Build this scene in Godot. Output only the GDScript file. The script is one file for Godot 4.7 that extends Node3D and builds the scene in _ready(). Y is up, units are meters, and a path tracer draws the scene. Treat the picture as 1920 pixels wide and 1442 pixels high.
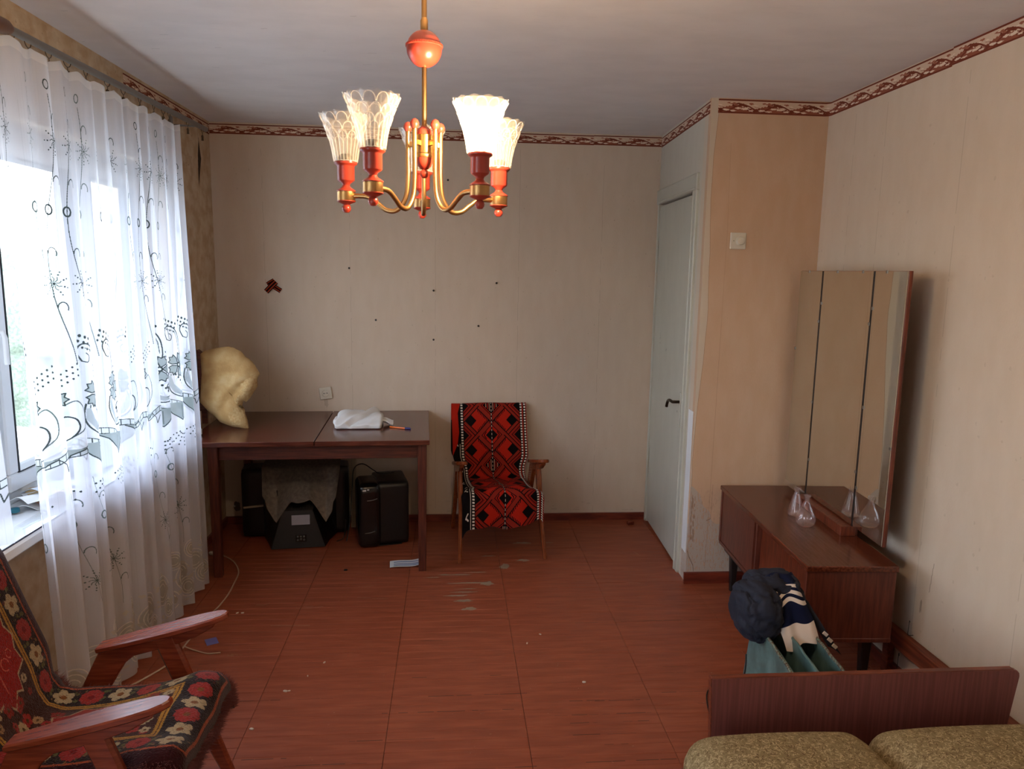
extends Node3D
# Living room in an old flat: chandelier, window with sheer curtain, folding table, two armchairs, vanity with mirror.
# x right, y up, z towards the camera; the far wall lies in z = 0, the window wall in x = 0.

const CEIL := 2.51
const BACK_W := 2.774      # x of the corner between far wall and door wall
const PIER_W := 2.723      # x of the outer corner of the pier
const PIER_Z := 1.039
const RIGHT := 3.324
const ROOM_END := 5.9

var M := {}
var used := {}
var rng := RandomNumberGenerator.new()

func _ready() -> void:
	# --- camera, sky, exposure ---
	var cam := Camera3D.new()
	cam.name = "camera"
	cam.fov = 55.48
	cam.near = 0.05
	cam.far = 200.0
	cam.transform = Transform3D(Basis(Vector3(0, 1, 0), deg_to_rad(-4.767)) * Basis(Vector3(1, 0, 0), deg_to_rad(-8.837)) * Basis(Vector3(0, 0, 1), deg_to_rad(0.949)), Vector3(1.458, 1.656, 4.702))
	add_child(cam)
	cam.current = true
	var env := Environment.new()
	var sky_mat := ProceduralSkyMaterial.new()
	sky_mat.sky_top_color = Color(0.835, 0.895, 0.985)
	sky_mat.sky_horizon_color = Color(0.93, 0.97, 1.0)
	sky_mat.sky_curve = 0.15
	sky_mat.ground_bottom_color = Color(0.42, 0.45, 0.42)
	sky_mat.ground_horizon_color = Color(0.62, 0.66, 0.64)
	sky_mat.energy_multiplier = 13.4
	var sky := Sky.new()
	sky.sky_material = sky_mat
	env.background_mode = Environment.BG_SKY
	env.sky = sky
	env.ambient_light_source = Environment.AMBIENT_SOURCE_SKY
	env.tonemap_mode = Environment.TONE_MAPPER_LINEAR
	env.tonemap_exposure = 1.0
	env.sdfgi_enabled = true
	env.ssao_enabled = true
	env.ssil_enabled = true
	var we := WorldEnvironment.new()
	we.name = "world_environment"
	we.environment = env
	add_child(we)
	rng.seed = 20240611
	materials()
	# --- structure ---
	room_shell()
	floor_panels()
	paper_borders()
	door()
	window()
	# --- objects, largest first ---
	curtains()
	dining_table()
	vanity()
	mirror()
	sofa_bed()
	make_armchair("kilim", Vector3(1.735, 0, 0.482), 5.0, "narrow wooden armchair under a black and orange woven throw, by the far wall", 0.235)
	kilim_throw(Vector3(1.735, 0, 0.482), 5.0)
	make_armchair("floral", Vector3(0.54, 0, 2.74), 90.0, "red-brown wooden armchair with long flat armrests in front of the window curtain", 0.2325)
	floral_throw(Vector3(0.54, 0, 2.74), 90.0)
	chandelier()
	under_table()
	on_table()
	tool_box()
	jacket()
	on_vanity()
	on_walls()
	wires()
	on_sill()
	on_floor()
	outdoors()

# ---------------------------------------------------------------- naming
func numbered(called: String) -> String:
	var n: int = used.get(called, 0)
	used[called] = n + 1
	return called if n == 0 else "%s_%03d" % [called, n]

func thing(called: String, label: String, category: String, at := Vector3.ZERO, turn := 0.0, group := "") -> Node3D:
	var o := Node3D.new()
	o.name = numbered(called)
	o.position = at
	o.rotation.y = deg_to_rad(turn)
	add_child(o)
	tag(o, label, category, group)
	return o

func tag(o: Node, label: String, category: String, group := "", kind := "") -> void:
	o.set_meta("label", label)
	o.set_meta("category", category)
	if group != "": o.set_meta("group", group)
	if kind != "": o.set_meta("kind", kind)

func put(st: SurfaceTool, called: String, mat: Material, parent: Node = null, label := "") -> MeshInstance3D:
	st.generate_normals()
	var mi := MeshInstance3D.new()
	mi.mesh = st.commit()
	mi.material_override = mat
	if parent == null:
		mi.name = numbered(called)
		add_child(mi)
	else:
		mi.name = called
		parent.add_child(mi, true)
	if label != "": mi.set_meta("label", label)
	return mi

func struct(st: SurfaceTool, called: String, mat: Material, label: String, category: String) -> MeshInstance3D:
	var mi := put(st, called, mat)
	tag(mi, label, category, "", "structure")
	return mi

# ---------------------------------------------------------------- mesh helpers
func mb() -> SurfaceTool:
	var st := SurfaceTool.new()
	st.begin(Mesh.PRIMITIVE_TRIANGLES)
	st.set_smooth_group(-1)
	return st

func tri(st: SurfaceTool, a: Vector3, b: Vector3, c: Vector3, ua := Vector2.ZERO, ub := Vector2.ZERO, uc := Vector2.ZERO) -> void:
	# given counter-clockwise seen from outside; Godot wants clockwise
	st.set_uv(ua); st.add_vertex(a)
	st.set_uv(uc); st.add_vertex(c)
	st.set_uv(ub); st.add_vertex(b)

func quad(st: SurfaceTool, a: Vector3, b: Vector3, c: Vector3, d: Vector3, ua := Vector2.ZERO, ub := Vector2.ZERO, uc := Vector2.ZERO, ud := Vector2.ZERO) -> void:
	tri(st, a, b, c, ua, ub, uc)
	tri(st, a, c, d, ua, uc, ud)

func cface(st: SurfaceTool, pts: Array, inside: Vector3, uvf = null) -> void:
	# a flat convex face, turned away from the point inside
	var n := Vector3.ZERO
	var mid := Vector3.ZERO
	for i in pts.size():
		var p: Vector3 = pts[i]
		var q: Vector3 = pts[(i + 1) % pts.size()]
		n += p.cross(q)
		mid += p
	mid /= pts.size()
	var list := pts.duplicate()
	if n.dot(mid - inside) < 0.0: list.reverse()
	for i in range(1, list.size() - 1):
		if uvf != null:
			tri(st, list[0], list[i], list[i + 1], uvf.call(list[0]), uvf.call(list[i]), uvf.call(list[i + 1]))
		else:
			tri(st, list[0], list[i], list[i + 1])

func bx(st: SurfaceTool, c: Vector3, s: Vector3, r := 0.003, b := Basis(), uvf = null) -> void:
	# a box with chamfered edges
	var h := s * 0.5
	r = minf(r, minf(h.x, minf(h.y, h.z)) * 0.8)
	var P := func(sx: int, sy: int, sz: int, k: int) -> Vector3:
		return c + b * Vector3(sx * (h.x - (0.0 if k == 0 else r)), sy * (h.y - (0.0 if k == 1 else r)), sz * (h.z - (0.0 if k == 2 else r)))
	for s1 in [-1, 1]:
		cface(st, [P.call(s1, -1, -1, 0), P.call(s1, 1, -1, 0), P.call(s1, 1, 1, 0), P.call(s1, -1, 1, 0)], c, uvf)
		cface(st, [P.call(-1, s1, -1, 1), P.call(1, s1, -1, 1), P.call(1, s1, 1, 1), P.call(-1, s1, 1, 1)], c, uvf)
		cface(st, [P.call(-1, -1, s1, 2), P.call(1, -1, s1, 2), P.call(1, 1, s1, 2), P.call(-1, 1, s1, 2)], c, uvf)
	if r <= 0.0: return
	for s1 in [-1, 1]:
		for s2 in [-1, 1]:
			cface(st, [P.call(s1, s2, -1, 0), P.call(s1, s2, 1, 0), P.call(s1, s2, 1, 1), P.call(s1, s2, -1, 1)], c, uvf)
			cface(st, [P.call(s1, -1, s2, 0), P.call(s1, 1, s2, 0), P.call(s1, 1, s2, 2), P.call(s1, -1, s2, 2)], c, uvf)
			cface(st, [P.call(-1, s1, s2, 1), P.call(1, s1, s2, 1), P.call(1, s1, s2, 2), P.call(-1, s1, s2, 2)], c, uvf)
			for s3 in [-1, 1]:
				cface(st, [P.call(s1, s2, s3, 0), P.call(s1, s2, s3, 1), P.call(s1, s2, s3, 2)], c, uvf)

func b2(st: SurfaceTool, lo: Vector3, hi: Vector3, r := 0.003) -> void:
	bx(st, (lo + hi) * 0.5, hi - lo, r)

func bar(st: SurfaceTool, a: Vector3, b: Vector3, wa: float, da: float, wb: float, db: float, ch := 0.004, side := Vector3(1, 0, 0)) -> void:
	# a tapered bar with a chamfered rectangular section; w along side, d across it
	var ax := (b - a).normalized()
	var sx := (side - ax * side.dot(ax)).normalized()
	var sy := ax.cross(sx)
	var R := func(p: Vector3, w: float, d: float) -> Array:
		var o := []
		var k := minf(ch, minf(w, d) * 0.4)
		for q in [[1, -1, 0], [1, 1, 0], [1, 1, 1], [-1, 1, 1], [-1, 1, 0], [-1, -1, 0], [-1, -1, 1], [1, -1, 1]]:
			var x: float = q[0] * (w * 0.5 - (k if q[2] == 1 else 0.0))
			var y: float = q[1] * (d * 0.5 - (k if q[2] == 0 else 0.0))
			o.append(p + sx * x + sy * y)
		return o
	var ra: Array = R.call(a, wa, da)
	var rb: Array = R.call(b, wb, db)
	var mid := (a + b) * 0.5
	for i in 8:
		var j := (i + 1) % 8
		cface(st, [ra[i], ra[j], rb[j], rb[i]], mid)
	cface(st, ra, mid)
	cface(st, rb, mid)

func tube(st: SurfaceTool, pts: Array, r, sides := 10, sg := 0) -> void:
	# a round tube along points; r is a radius or a list of radii
	st.set_smooth_group(sg)
	var rings := []
	var n := pts.size()
	var t0: Vector3 = (pts[1] - pts[0]).normalized()
	var up := Vector3.UP if absf(t0.y) < 0.9 else Vector3.RIGHT
	var x := up.cross(t0).normalized()
	for i in n:
		var t: Vector3 = ((pts[mini(i + 1, n - 1)] as Vector3) - (pts[maxi(i - 1, 0)] as Vector3)).normalized()
		x = (x - t * x.dot(t)).normalized()
		var y := t.cross(x)
		var rad: float = r[i] if r is Array else r
		var ring := []
		for k in sides:
			var a := TAU * k / sides
			ring.append((pts[i] as Vector3) + (x * cos(a) + y * sin(a)) * rad)
		rings.append(ring)
	for i in n - 1:
		for k in sides:
			var j := (k + 1) % sides
			quad(st, rings[i][k], rings[i][j], rings[i + 1][j], rings[i + 1][k])
	st.set_smooth_group(-1)
	for i in range(1, sides - 1):
		tri(st, rings[0][0], rings[0][i + 1], rings[0][i])
		tri(st, rings[n - 1][0], rings[n - 1][i], rings[n - 1][i + 1])

func lathe(st: SurfaceTool, prof: Array, at := Vector3.ZERO, segs := 24, b := Basis(), radial = null) -> void:
	# profile of Vector2(radius, height) from bottom to top on the outside
	var sg := 1
	var P := func(i: int, k: int) -> Vector3:
		var a := TAU * (k % segs) / segs
		var p: Vector2 = prof[i]
		var rr := p.x
		var yy := p.y
		if radial != null:
			var q: Vector2 = radial.call(a, float(i) / (prof.size() - 1), p)
			rr = q.x
			yy = q.y
		return at + b * Vector3(rr * cos(a), yy, -rr * sin(a))
	for i in prof.size() - 1:
		if i > 0:
			var d1: Vector2 = (prof[i] as Vector2) - (prof[i - 1] as Vector2)
			var d2: Vector2 = (prof[i + 1] as Vector2) - (prof[i] as Vector2)
			if absf(d1.angle_to(d2)) > 0.7: sg += 1
		st.set_smooth_group(sg)
		for k in segs:
			var u0 := float(k) / segs
			var u1 := float(k + 1) / segs
			var v0 := float(i) / (prof.size() - 1)
			var v1 := float(i + 1) / (prof.size() - 1)
			var a: Vector3 = P.call(i, k)
			var c: Vector3 = P.call(i, k + 1)
			var d: Vector3 = P.call(i + 1, k + 1)
			var e: Vector3 = P.call(i + 1, k)
			if (prof[i] as Vector2).x < 1e-6: tri(st, a, d, e, Vector2(u0, v0), Vector2(u1, v1), Vector2(u0, v1))
			elif (prof[i + 1] as Vector2).x < 1e-6: tri(st, a, c, e, Vector2(u0, v0), Vector2(u1, v0), Vector2(u0, v1))
			else: quad(st, a, c, d, e, Vector2(u0, v0), Vector2(u1, v0), Vector2(u1, v1), Vector2(u0, v1))
	st.set_smooth_group(-1)

func prism(st: SurfaceTool, outline: PackedVector2Array, depth: float, xf := Transform3D(), bev := 0.002, uvf = null) -> void:
	# an outline (x, y) raised along z from 0 to depth, with a small chamfer all round
	var pts := outline
	if Geometry2D.is_polygon_clockwise(pts):
		pts = pts.duplicate()
		pts.reverse()
	var n := pts.size()
	var inner := PackedVector2Array()
	for i in n:
		var a := (pts[i] - pts[(i + n - 1) % n]).normalized()
		var b := (pts[(i + 1) % n] - pts[i]).normalized()
		var na := Vector2(-a.y, a.x)
		var nb := Vector2(-b.y, b.x)
		var m := (na + nb)
		m = m / maxf(m.length_squared() * 0.5, 0.5)
		inner.append(pts[i] + m * bev)
	var tris := Geometry2D.triangulate_polygon(inner)
	var T := func(p: Vector2, z: float) -> Vector3: return xf * Vector3(p.x, p.y, z)
	var U := func(v: Vector3) -> Vector2: return uvf.call(v) if uvf != null else Vector2.ZERO
	for i in range(0, tris.size(), 3):
		var a := inner[tris[i]]
		var b := inner[tris[i + 1]]
		var c := inner[tris[i + 2]]
		if (b - a).cross(c - a) < 0.0:
			var t := b
			b = c
			c = t
		var f0: Vector3 = T.call(a, depth)
		var f1: Vector3 = T.call(b, depth)
		var f2: Vector3 = T.call(c, depth)
		tri(st, f0, f1, f2, U.call(f0), U.call(f1), U.call(f2))
		f0 = T.call(a, 0.0)
		f1 = T.call(b, 0.0)
		f2 = T.call(c, 0.0)
		tri(st, f0, f2, f1, U.call(f0), U.call(f2), U.call(f1))
	for i in n:
		var j := (i + 1) % n
		var rows := [[inner[i], inner[j], 0.0], [pts[i], pts[j], bev], [pts[i], pts[j], depth - bev], [inner[i], inner[j], depth]]
		for k in 3:
			var a: Vector3 = T.call(rows[k][0], rows[k][2])
			var b: Vector3 = T.call(rows[k][1], rows[k][2])
			var c: Vector3 = T.call(rows[k + 1][1], rows[k + 1][2])
			var d: Vector3 = T.call(rows[k + 1][0], rows[k + 1][2])
			quad(st, a, b, c, d, U.call(a), U.call(b), U.call(c), U.call(d))

func sheet(st: SurfaceTool, nu: int, nv: int, f: Callable, th := 0.004, uvk := Vector2.ONE) -> void:
	# a cloth surface f(u, v) with thickness; uv runs 0..1
	var P := []
	for i in nu + 1:
		var row := []
		for j in nv + 1:
			row.append(f.call(float(i) / nu, float(j) / nv))
		P.append(row)
	var N := []
	for i in nu + 1:
		var row := []
		for j in nv + 1:
			var du: Vector3 = P[mini(i + 1, nu)][j] - P[maxi(i - 1, 0)][j]
			var dv: Vector3 = P[i][mini(j + 1, nv)] - P[i][maxi(j - 1, 0)]
			row.append(du.cross(dv).normalized())
		N.append(row)
	var V := func(i: int, j: int, s: float) -> Vector3: return P[i][j] + N[i][j] * th * s
	for i in nu:
		for j in nv:
			var ua := Vector2(float(i) / nu, float(j) / nv) * uvk
			var ub := Vector2(float(i + 1) / nu, float(j) / nv) * uvk
			var uc := Vector2(float(i + 1) / nu, float(j + 1) / nv) * uvk
			var ud := Vector2(float(i) / nu, float(j + 1) / nv) * uvk
			st.set_smooth_group(1)
			quad(st, V.call(i, j, 0.5), V.call(i + 1, j, 0.5), V.call(i + 1, j + 1, 0.5), V.call(i, j + 1, 0.5), ua, ub, uc, ud)
			if th > 0.0:
				st.set_smooth_group(2)
				quad(st, V.call(i, j, -0.5), V.call(i, j + 1, -0.5), V.call(i + 1, j + 1, -0.5), V.call(i + 1, j, -0.5), ua, ud, uc, ub)
	if th > 0.0:
		st.set_smooth_group(3)
		for i in nu:
			for j in [0, nv]:
				var ua := Vector2(float(i) / nu, float(j) / nv) * uvk
				var ub := Vector2(float(i + 1) / nu, float(j) / nv) * uvk
				var s := 1.0 if j == 0 else -1.0
				quad(st, V.call(i, j, -0.5 * s), V.call(i + 1, j, -0.5 * s), V.call(i + 1, j, 0.5 * s), V.call(i, j, 0.5 * s), ua, ub, ub, ua)
		for j in nv:
			for i in [0, nu]:
				var ua := Vector2(float(i) / nu, float(j) / nv) * uvk
				var ub := Vector2(float(i) / nu, float(j + 1) / nv) * uvk
				var s := -1.0 if i == 0 else 1.0
				quad(st, V.call(i, j, -0.5 * s), V.call(i, j + 1, -0.5 * s), V.call(i, j + 1, 0.5 * s), V.call(i, j, 0.5 * s), ua, ub, ub, ua)
	st.set_smooth_group(-1)

func rbox(st: SurfaceTool, c: Vector3, s: Vector3, r: float, n := 10, warp = null, b := Basis()) -> void:
	# a box with round edges, its skin a grid that warp may push about
	var h := s * 0.5
	var hi := Vector3(maxf(h.x - r, 0.0), maxf(h.y - r, 0.0), maxf(h.z - r, 0.0))
	var F := func(p: Vector3) -> Vector3:
		var q := p.clamp(-hi, hi)
		var d := p - q
		var o := q + d.normalized() * r if d.length() > 1e-6 else p
		return c + b * (warp.call(o) if warp != null else o)
	st.set_smooth_group(1)
	for axis in 3:
		for sgn in [-1.0, 1.0]:
			var ax := Vector3.ZERO
			ax[axis] = sgn
			var u := Vector3.ZERO
			u[(axis + 1) % 3] = 1.0
			var v := Vector3.ZERO
			v[(axis + 2) % 3] = sgn
			var G := func(i: int, j: int) -> Vector3:
				var a := _ease(float(i) / n * 2.0 - 1.0, r / maxf(h[(axis + 1) % 3], 1e-4))
				var d := _ease(float(j) / n * 2.0 - 1.0, r / maxf(h[(axis + 2) % 3], 1e-4))
				return F.call(Vector3(ax.x * h.x + u.x * h.x * a + v.x * h.x * d, ax.y * h.y + u.y * h.y * a + v.y * h.y * d, ax.z * h.z + u.z * h.z * a + v.z * h.z * d))
			for i in n:
				for j in n:
					quad(st, G.call(i, j), G.call(i + 1, j), G.call(i + 1, j + 1), G.call(i, j + 1))
	st.set_smooth_group(-1)

func _ease(t: float, _k: float) -> float:
	return sin(t * PI * 0.5) * 0.5 + t * 0.5

func bez(pts: Array, n := 8) -> Array:
	# Catmull-Rom through the points
	var out := []
	for i in pts.size() - 1:
		var p0: Vector3 = pts[maxi(i - 1, 0)]
		var p1: Vector3 = pts[i]
		var p2: Vector3 = pts[i + 1]
		var p3: Vector3 = pts[mini(i + 2, pts.size() - 1)]
		for k in n:
			out.append(p1.cubic_interpolate(p2, p0, p3, float(k) / n))
	out.append(pts[-1])
	return out

func hsh(i: float) -> float:
	return fposmod(sin(i * 127.1 + 11.7) * 43758.5453, 1.0)

# ---------------------------------------------------------------- drawing on images
func canvas(w: int, h: int, c: Color) -> Image:
	var im := Image.create_empty(w, h, false, Image.FORMAT_RGBA8)
	im.fill(c)
	return im

func poly(im: Image, pts: Array, c: Color) -> void:
	var lo := 1e9
	var hi := -1e9
	for p in pts:
		lo = minf(lo, p.y)
		hi = maxf(hi, p.y)
	for y in range(maxi(int(lo), 0), mini(int(ceil(hi)), im.get_height() - 1) + 1):
		var xs := []
		var yy := y + 0.5
		for i in pts.size():
			var a: Vector2 = pts[i]
			var b: Vector2 = pts[(i + 1) % pts.size()]
			if (a.y <= yy) != (b.y <= yy): xs.append(a.x + (yy - a.y) / (b.y - a.y) * (b.x - a.x))
		xs.sort()
		for i in range(0, xs.size() - 1, 2):
			var x0 := int(round(xs[i]))
			var x1 := int(round(xs[i + 1]))
			if x1 > x0: im.fill_rect(Rect2i(x0, y, x1 - x0, 1), c)

func disc(im: Image, p: Vector2, r: float, c: Color, ry := -1.0) -> void:
	if ry < 0.0: ry = r
	for y in range(int(floor(p.y - ry)), int(ceil(p.y + ry)) + 1):
		var t := 1.0 - pow((y + 0.5 - p.y) / ry, 2)
		if t <= 0.0 or y < 0 or y >= im.get_height(): continue
		var w := r * sqrt(t)
		var x0 := int(round(p.x - w))
		var x1 := maxi(int(round(p.x + w)), x0 + 1)
		im.fill_rect(Rect2i(x0, y, x1 - x0, 1), c)

func line(im: Image, a: Vector2, b: Vector2, w: float, c: Color) -> void:
	var d := b - a
	if d.length() < 0.01: return
	if w <= 1.6:
		var n := int(maxf(absf(d.x), absf(d.y))) + 1
		for i in n + 1:
			var p := a + d * (float(i) / n)
			im.fill_rect(Rect2i(int(p.x), int(p.y), 1, 1), c)
		return
	var m := Vector2(-d.y, d.x).normalized() * w * 0.5
	poly(im, [a + m, b + m, b - m, a - m], c)

func stroke(im: Image, pts: Array, w: float, c: Color) -> void:
	for i in pts.size() - 1:
		line(im, pts[i], pts[i + 1], w, c)
		if w > 2.5: disc(im, pts[i], w * 0.5, c)

func arc(p: Vector2, r: float, a0: float, a1: float, n := 12, ry := -1.0) -> Array:
	var o := []
	for i in n + 1:
		var a := lerpf(a0, a1, float(i) / n)
		o.append(p + Vector2(cos(a) * r, sin(a) * (r if ry < 0.0 else ry)))
	return o

func blot(im: Image, p: Vector2, rx: float, ry: float, c: Color, rough := 0.35, n := 14) -> void:
	var pts := []
	for i in n:
		var a := TAU * i / n
		var k := 1.0 - rough * rng.randf()
		pts.append(p + Vector2(cos(a) * rx, sin(a) * ry) * k)
	poly(im, pts, c)

func tex(im: Image) -> ImageTexture:
	return ImageTexture.create_from_image(im)

func noise_tex(freq: float, cols: Array, stops: Array, seed_n := 1, size := 512, oct := 4, typ := FastNoiseLite.TYPE_SIMPLEX_SMOOTH) -> NoiseTexture2D:
	var n := FastNoiseLite.new()
	n.noise_type = typ
	n.seed = seed_n
	n.frequency = freq
	n.fractal_octaves = oct
	var t := NoiseTexture2D.new()
	t.width = size
	t.height = size
	t.seamless = true
	t.noise = n
	if cols.size() > 0:
		var g := Gradient.new()
		g.offsets = PackedFloat32Array(stops)
		g.colors = PackedColorArray(cols)
		t.color_ramp = g
	return t

func mat(c: Color, rough := 0.6, metal := 0.0, spec := 0.5) -> StandardMaterial3D:
	var m := StandardMaterial3D.new()
	m.albedo_color = c
	m.roughness = rough
	m.metallic = metal
	m.metallic_specular = spec
	return m

func tri_mat(t: Texture2D, scale: Vector3, rough: float, world := false, spec := 0.5) -> StandardMaterial3D:
	var m := mat(Color.WHITE, rough, 0.0, spec)
	m.albedo_texture = t
	m.uv1_triplanar = true
	m.uv1_world_triplanar = world
	m.uv1_scale = scale
	return m

func relief(m: StandardMaterial3D, t: Texture2D, k: float) -> void:
	m.heightmap_enabled = true
	m.heightmap_texture = t
	m.heightmap_scale = k

# ---------------------------------------------------------------- materials
func materials() -> void:
	var grain := noise_tex(0.09, [], [], 5, 512, 5)
	var fine := noise_tex(0.22, [], [], 8, 256, 3)
	M.grain = grain
	M.fine = fine
	# wallpapers: cream with faint vertical bands and a pebbled relief
	var band := func(a: Color, b: Color, c: Color, sd: int) -> NoiseTexture2D: return noise_tex(0.02, [a, b, c], [0.25, 0.5, 0.8], sd, 512, 5)
	var cream: NoiseTexture2D = band.call(Color(0.794, 0.722, 0.64), Color(0.80, 0.73, 0.65), Color(0.806, 0.738, 0.659), 3)
	M.paper = tri_mat(cream, Vector3(1.1, 0.35, 1.1), 0.82, true, 0.3)
	relief(M.paper, fine, 0.0)
	M.paper_right = tri_mat(band.call(Color(0.794, 0.722, 0.64), Color(0.80, 0.73, 0.65), Color(0.806, 0.738, 0.659), 13), Vector3(1.1, 0.4, 1.1), 0.82, true, 0.3)
	M.paper_window = tri_mat(band.call(Color(0.72, 0.62, 0.50), Color(0.76, 0.67, 0.56), Color(0.79, 0.72, 0.62), 23), Vector3(0.9, 0.9, 0.9), 0.85, true, 0.3)
	M.paper_door = tri_mat(band.call(Color(0.765, 0.735, 0.675), Color(0.770, 0.742, 0.684), Color(0.776, 0.75, 0.693), 33), Vector3(1.1, 0.35, 1.1), 0.82, true, 0.3)
	M.paper_pier = tri_mat(band.call(Color(0.775, 0.648, 0.535), Color(0.78, 0.655, 0.545), Color(0.786, 0.664, 0.556), 43), Vector3(1.1, 0.35, 1.1), 0.82, true, 0.3)
	for k in ["paper", "paper_right", "paper_window", "paper_door", "paper_pier"]:
		var m: StandardMaterial3D = M[k]
		m.heightmap_enabled = true
		m.heightmap_texture = noise_tex(0.35, [], [], 77, 512, 3)
		m.heightmap_scale = 0.05
	M.ceiling = tri_mat(noise_tex(0.012, [Color(0.845, 0.825, 0.815), Color(0.855, 0.835, 0.825), Color(0.865, 0.845, 0.835)], [0.3, 0.5, 0.75], 55, 512, 5), Vector3(0.5, 0.5, 0.9), 0.9, true, 0.2)
	wall_marks()
	# floor: red-brown oil paint over parquet panels, grain across the room
	var paint := noise_tex(0.03, [Color(0.53, 0.265, 0.17), Color(0.565, 0.285, 0.185), Color(0.60, 0.315, 0.21)], [0.25, 0.5, 0.78], 66, 512, 5)
	M.floor = tri_mat(paint, Vector3(0.22, 1.0, 1.4), 0.42, true, 0.45)
	var fb := noise_tex(0.05, [], [], 67, 512, 4)
	M.floor.heightmap_enabled = true
	M.floor.heightmap_texture = fb
	M.floor.heightmap_scale = 0.06
	floor_marks()
	M.subfloor = mat(Color(0.10, 0.05, 0.035), 0.9)
	M.skirting = tri_mat(noise_tex(0.02, [Color(0.36, 0.14, 0.095), Color(0.43, 0.175, 0.115), Color(0.50, 0.22, 0.15)], [0.2, 0.5, 0.85], 71, 256, 4), Vector3(0.8, 4, 0.8), 0.4, true)
	# wood
	var dark := noise_tex(0.02, [Color(0.275, 0.125, 0.088), Color(0.33, 0.155, 0.11), Color(0.385, 0.19, 0.135)], [0.25, 0.5, 0.8], 81, 512, 5)
	M.table_top = tri_mat(dark, Vector3(0.5, 6, 6), 0.17, false, 0.6)
	M.table_wood = tri_mat(dark, Vector3(0.5, 6, 6), 0.38)
	M.table_leg = tri_mat(dark, Vector3(7, 0.5, 7), 0.38)
	var mid := noise_tex(0.02, [Color(0.300, 0.128, 0.078), Color(0.390, 0.172, 0.102), Color(0.470, 0.225, 0.135)], [0.2, 0.5, 0.82], 83, 512, 5)
	M.vanity_top = tri_mat(noise_tex(0.02, [Color(0.29, 0.135, 0.09), Color(0.355, 0.17, 0.11), Color(0.42, 0.21, 0.14)], [0.2, 0.5, 0.82], 84, 512, 5), Vector3(6, 6, 0.5), 0.2, false, 0.55)
	M.vanity = tri_mat(noise_tex(0.02, [Color(0.30, 0.145, 0.11), Color(0.355, 0.175, 0.13), Color(0.41, 0.21, 0.155)], [0.2, 0.5, 0.82], 85, 512, 5), Vector3(6, 0.5, 6), 0.34)
	M.vanity_door = tri_mat(mid, Vector3(6, 0.5, 6), 0.3)
	M.mirror_wood = tri_mat(mid, Vector3(6, 0.5, 6), 0.35)
	M.black_leg = mat(Color(0.075, 0.065, 0.065), 0.45)
	M.board = tri_mat(noise_tex(0.035, [Color(0.385, 0.205, 0.18), Color(0.415, 0.225, 0.20), Color(0.45, 0.25, 0.22)], [0.3, 0.5, 0.72], 86, 512, 4), Vector3(5, 0.12, 5), 0.42)
	M.board_edge = tri_mat(mid, Vector3(0.5, 6, 6), 0.4)
	M.chair_red = tri_mat(noise_tex(0.02, [Color(0.405, 0.165, 0.10), Color(0.47, 0.20, 0.12), Color(0.53, 0.245, 0.15)], [0.2, 0.5, 0.82], 87, 512, 5), Vector3(7, 7, 0.6), 0.26, false, 0.6)
	M.chair_orange = tri_mat(noise_tex(0.02, [Color(0.42, 0.20, 0.10), Color(0.51, 0.255, 0.13), Color(0.59, 0.32, 0.17)], [0.2, 0.5, 0.82], 88, 512, 5), Vector3(7, 0.8, 7), 0.25)
	M.seat_cloth = mat(Color(0.34, 0.14, 0.10), 0.9)
	M.batten = tri_mat(noise_tex(0.02, [Color(0.37, 0.16, 0.10), Color(0.45, 0.21, 0.13), Color(0.54, 0.29, 0.19)], [0.2, 0.5, 0.82], 89, 256, 5), Vector3(7, 7, 0.6), 0.5)
	# paint, plastic, metal, glass
	M.white_paint = tri_mat(noise_tex(0.02, [Color(0.715, 0.715, 0.665), Color(0.725, 0.725, 0.675), Color(0.735, 0.735, 0.685)], [0.2, 0.5, 0.85], 91, 256, 5), Vector3(1.5, 0.5, 1.5), 0.35)
	door_marks()
	M.pvc = mat(Color(0.86, 0.88, 0.90), 0.3)
	M.gasket = mat(Color(0.13, 0.14, 0.16), 0.6)
	M.pane = mat(Color(0.93, 0.97, 0.97, 0.05), 0.02)
	M.pane.transparency = BaseMaterial3D.TRANSPARENCY_ALPHA
	M.brass = mat(Color(0.72, 0.56, 0.36), 0.36, 1.0)
	M.brass.heightmap_enabled = true
	M.brass.heightmap_texture = fine
	M.brass.heightmap_scale = 0.01
	M.coral = mat(Color(0.60, 0.215, 0.155), 0.28, 0.0, 0.5)
	M.steel = mat(Color(0.62, 0.62, 0.60), 0.3, 1.0)
	M.clip = mat(Color(0.40, 0.34, 0.27), 0.42, 0.85)
	M.rod = mat(Color(0.50, 0.49, 0.48), 0.36, 0.6)
	M.rod_brown = mat(Color(0.36, 0.25, 0.19), 0.45)
	M.bronze = mat(Color(0.20, 0.16, 0.12), 0.38, 0.8)
	M.mirror = mat(Color(0.86, 0.87, 0.85), 0.015, 1.0)
	M.shade = mat(Color(0.97, 0.94, 0.87, 0.07), 0.08, 0.0, 0.7)
	M.shade.transparency = BaseMaterial3D.TRANSPARENCY_ALPHA
	M.shade_rim = mat(Color(0.97, 0.95, 0.90, 0.22), 0.10, 0.0, 0.7)
	M.shade_rim.transparency = BaseMaterial3D.TRANSPARENCY_ALPHA
	M.bulb = mat(Color(1.0, 0.95, 0.88), 0.4)
	M.bulb.emission_enabled = true
	M.bulb.emission = Color(1.0, 0.84, 0.62)
	M.bulb.emission_energy_multiplier = 14.0
	M.dead_bulb = mat(Color(0.78, 0.74, 0.66, 0.25), 0.1)
	M.dead_bulb.transparency = BaseMaterial3D.TRANSPARENCY_ALPHA
	M.flask = mat(Color(0.95, 0.80, 0.80, 0.035), 0.03, 0.0, 0.42)
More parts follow.
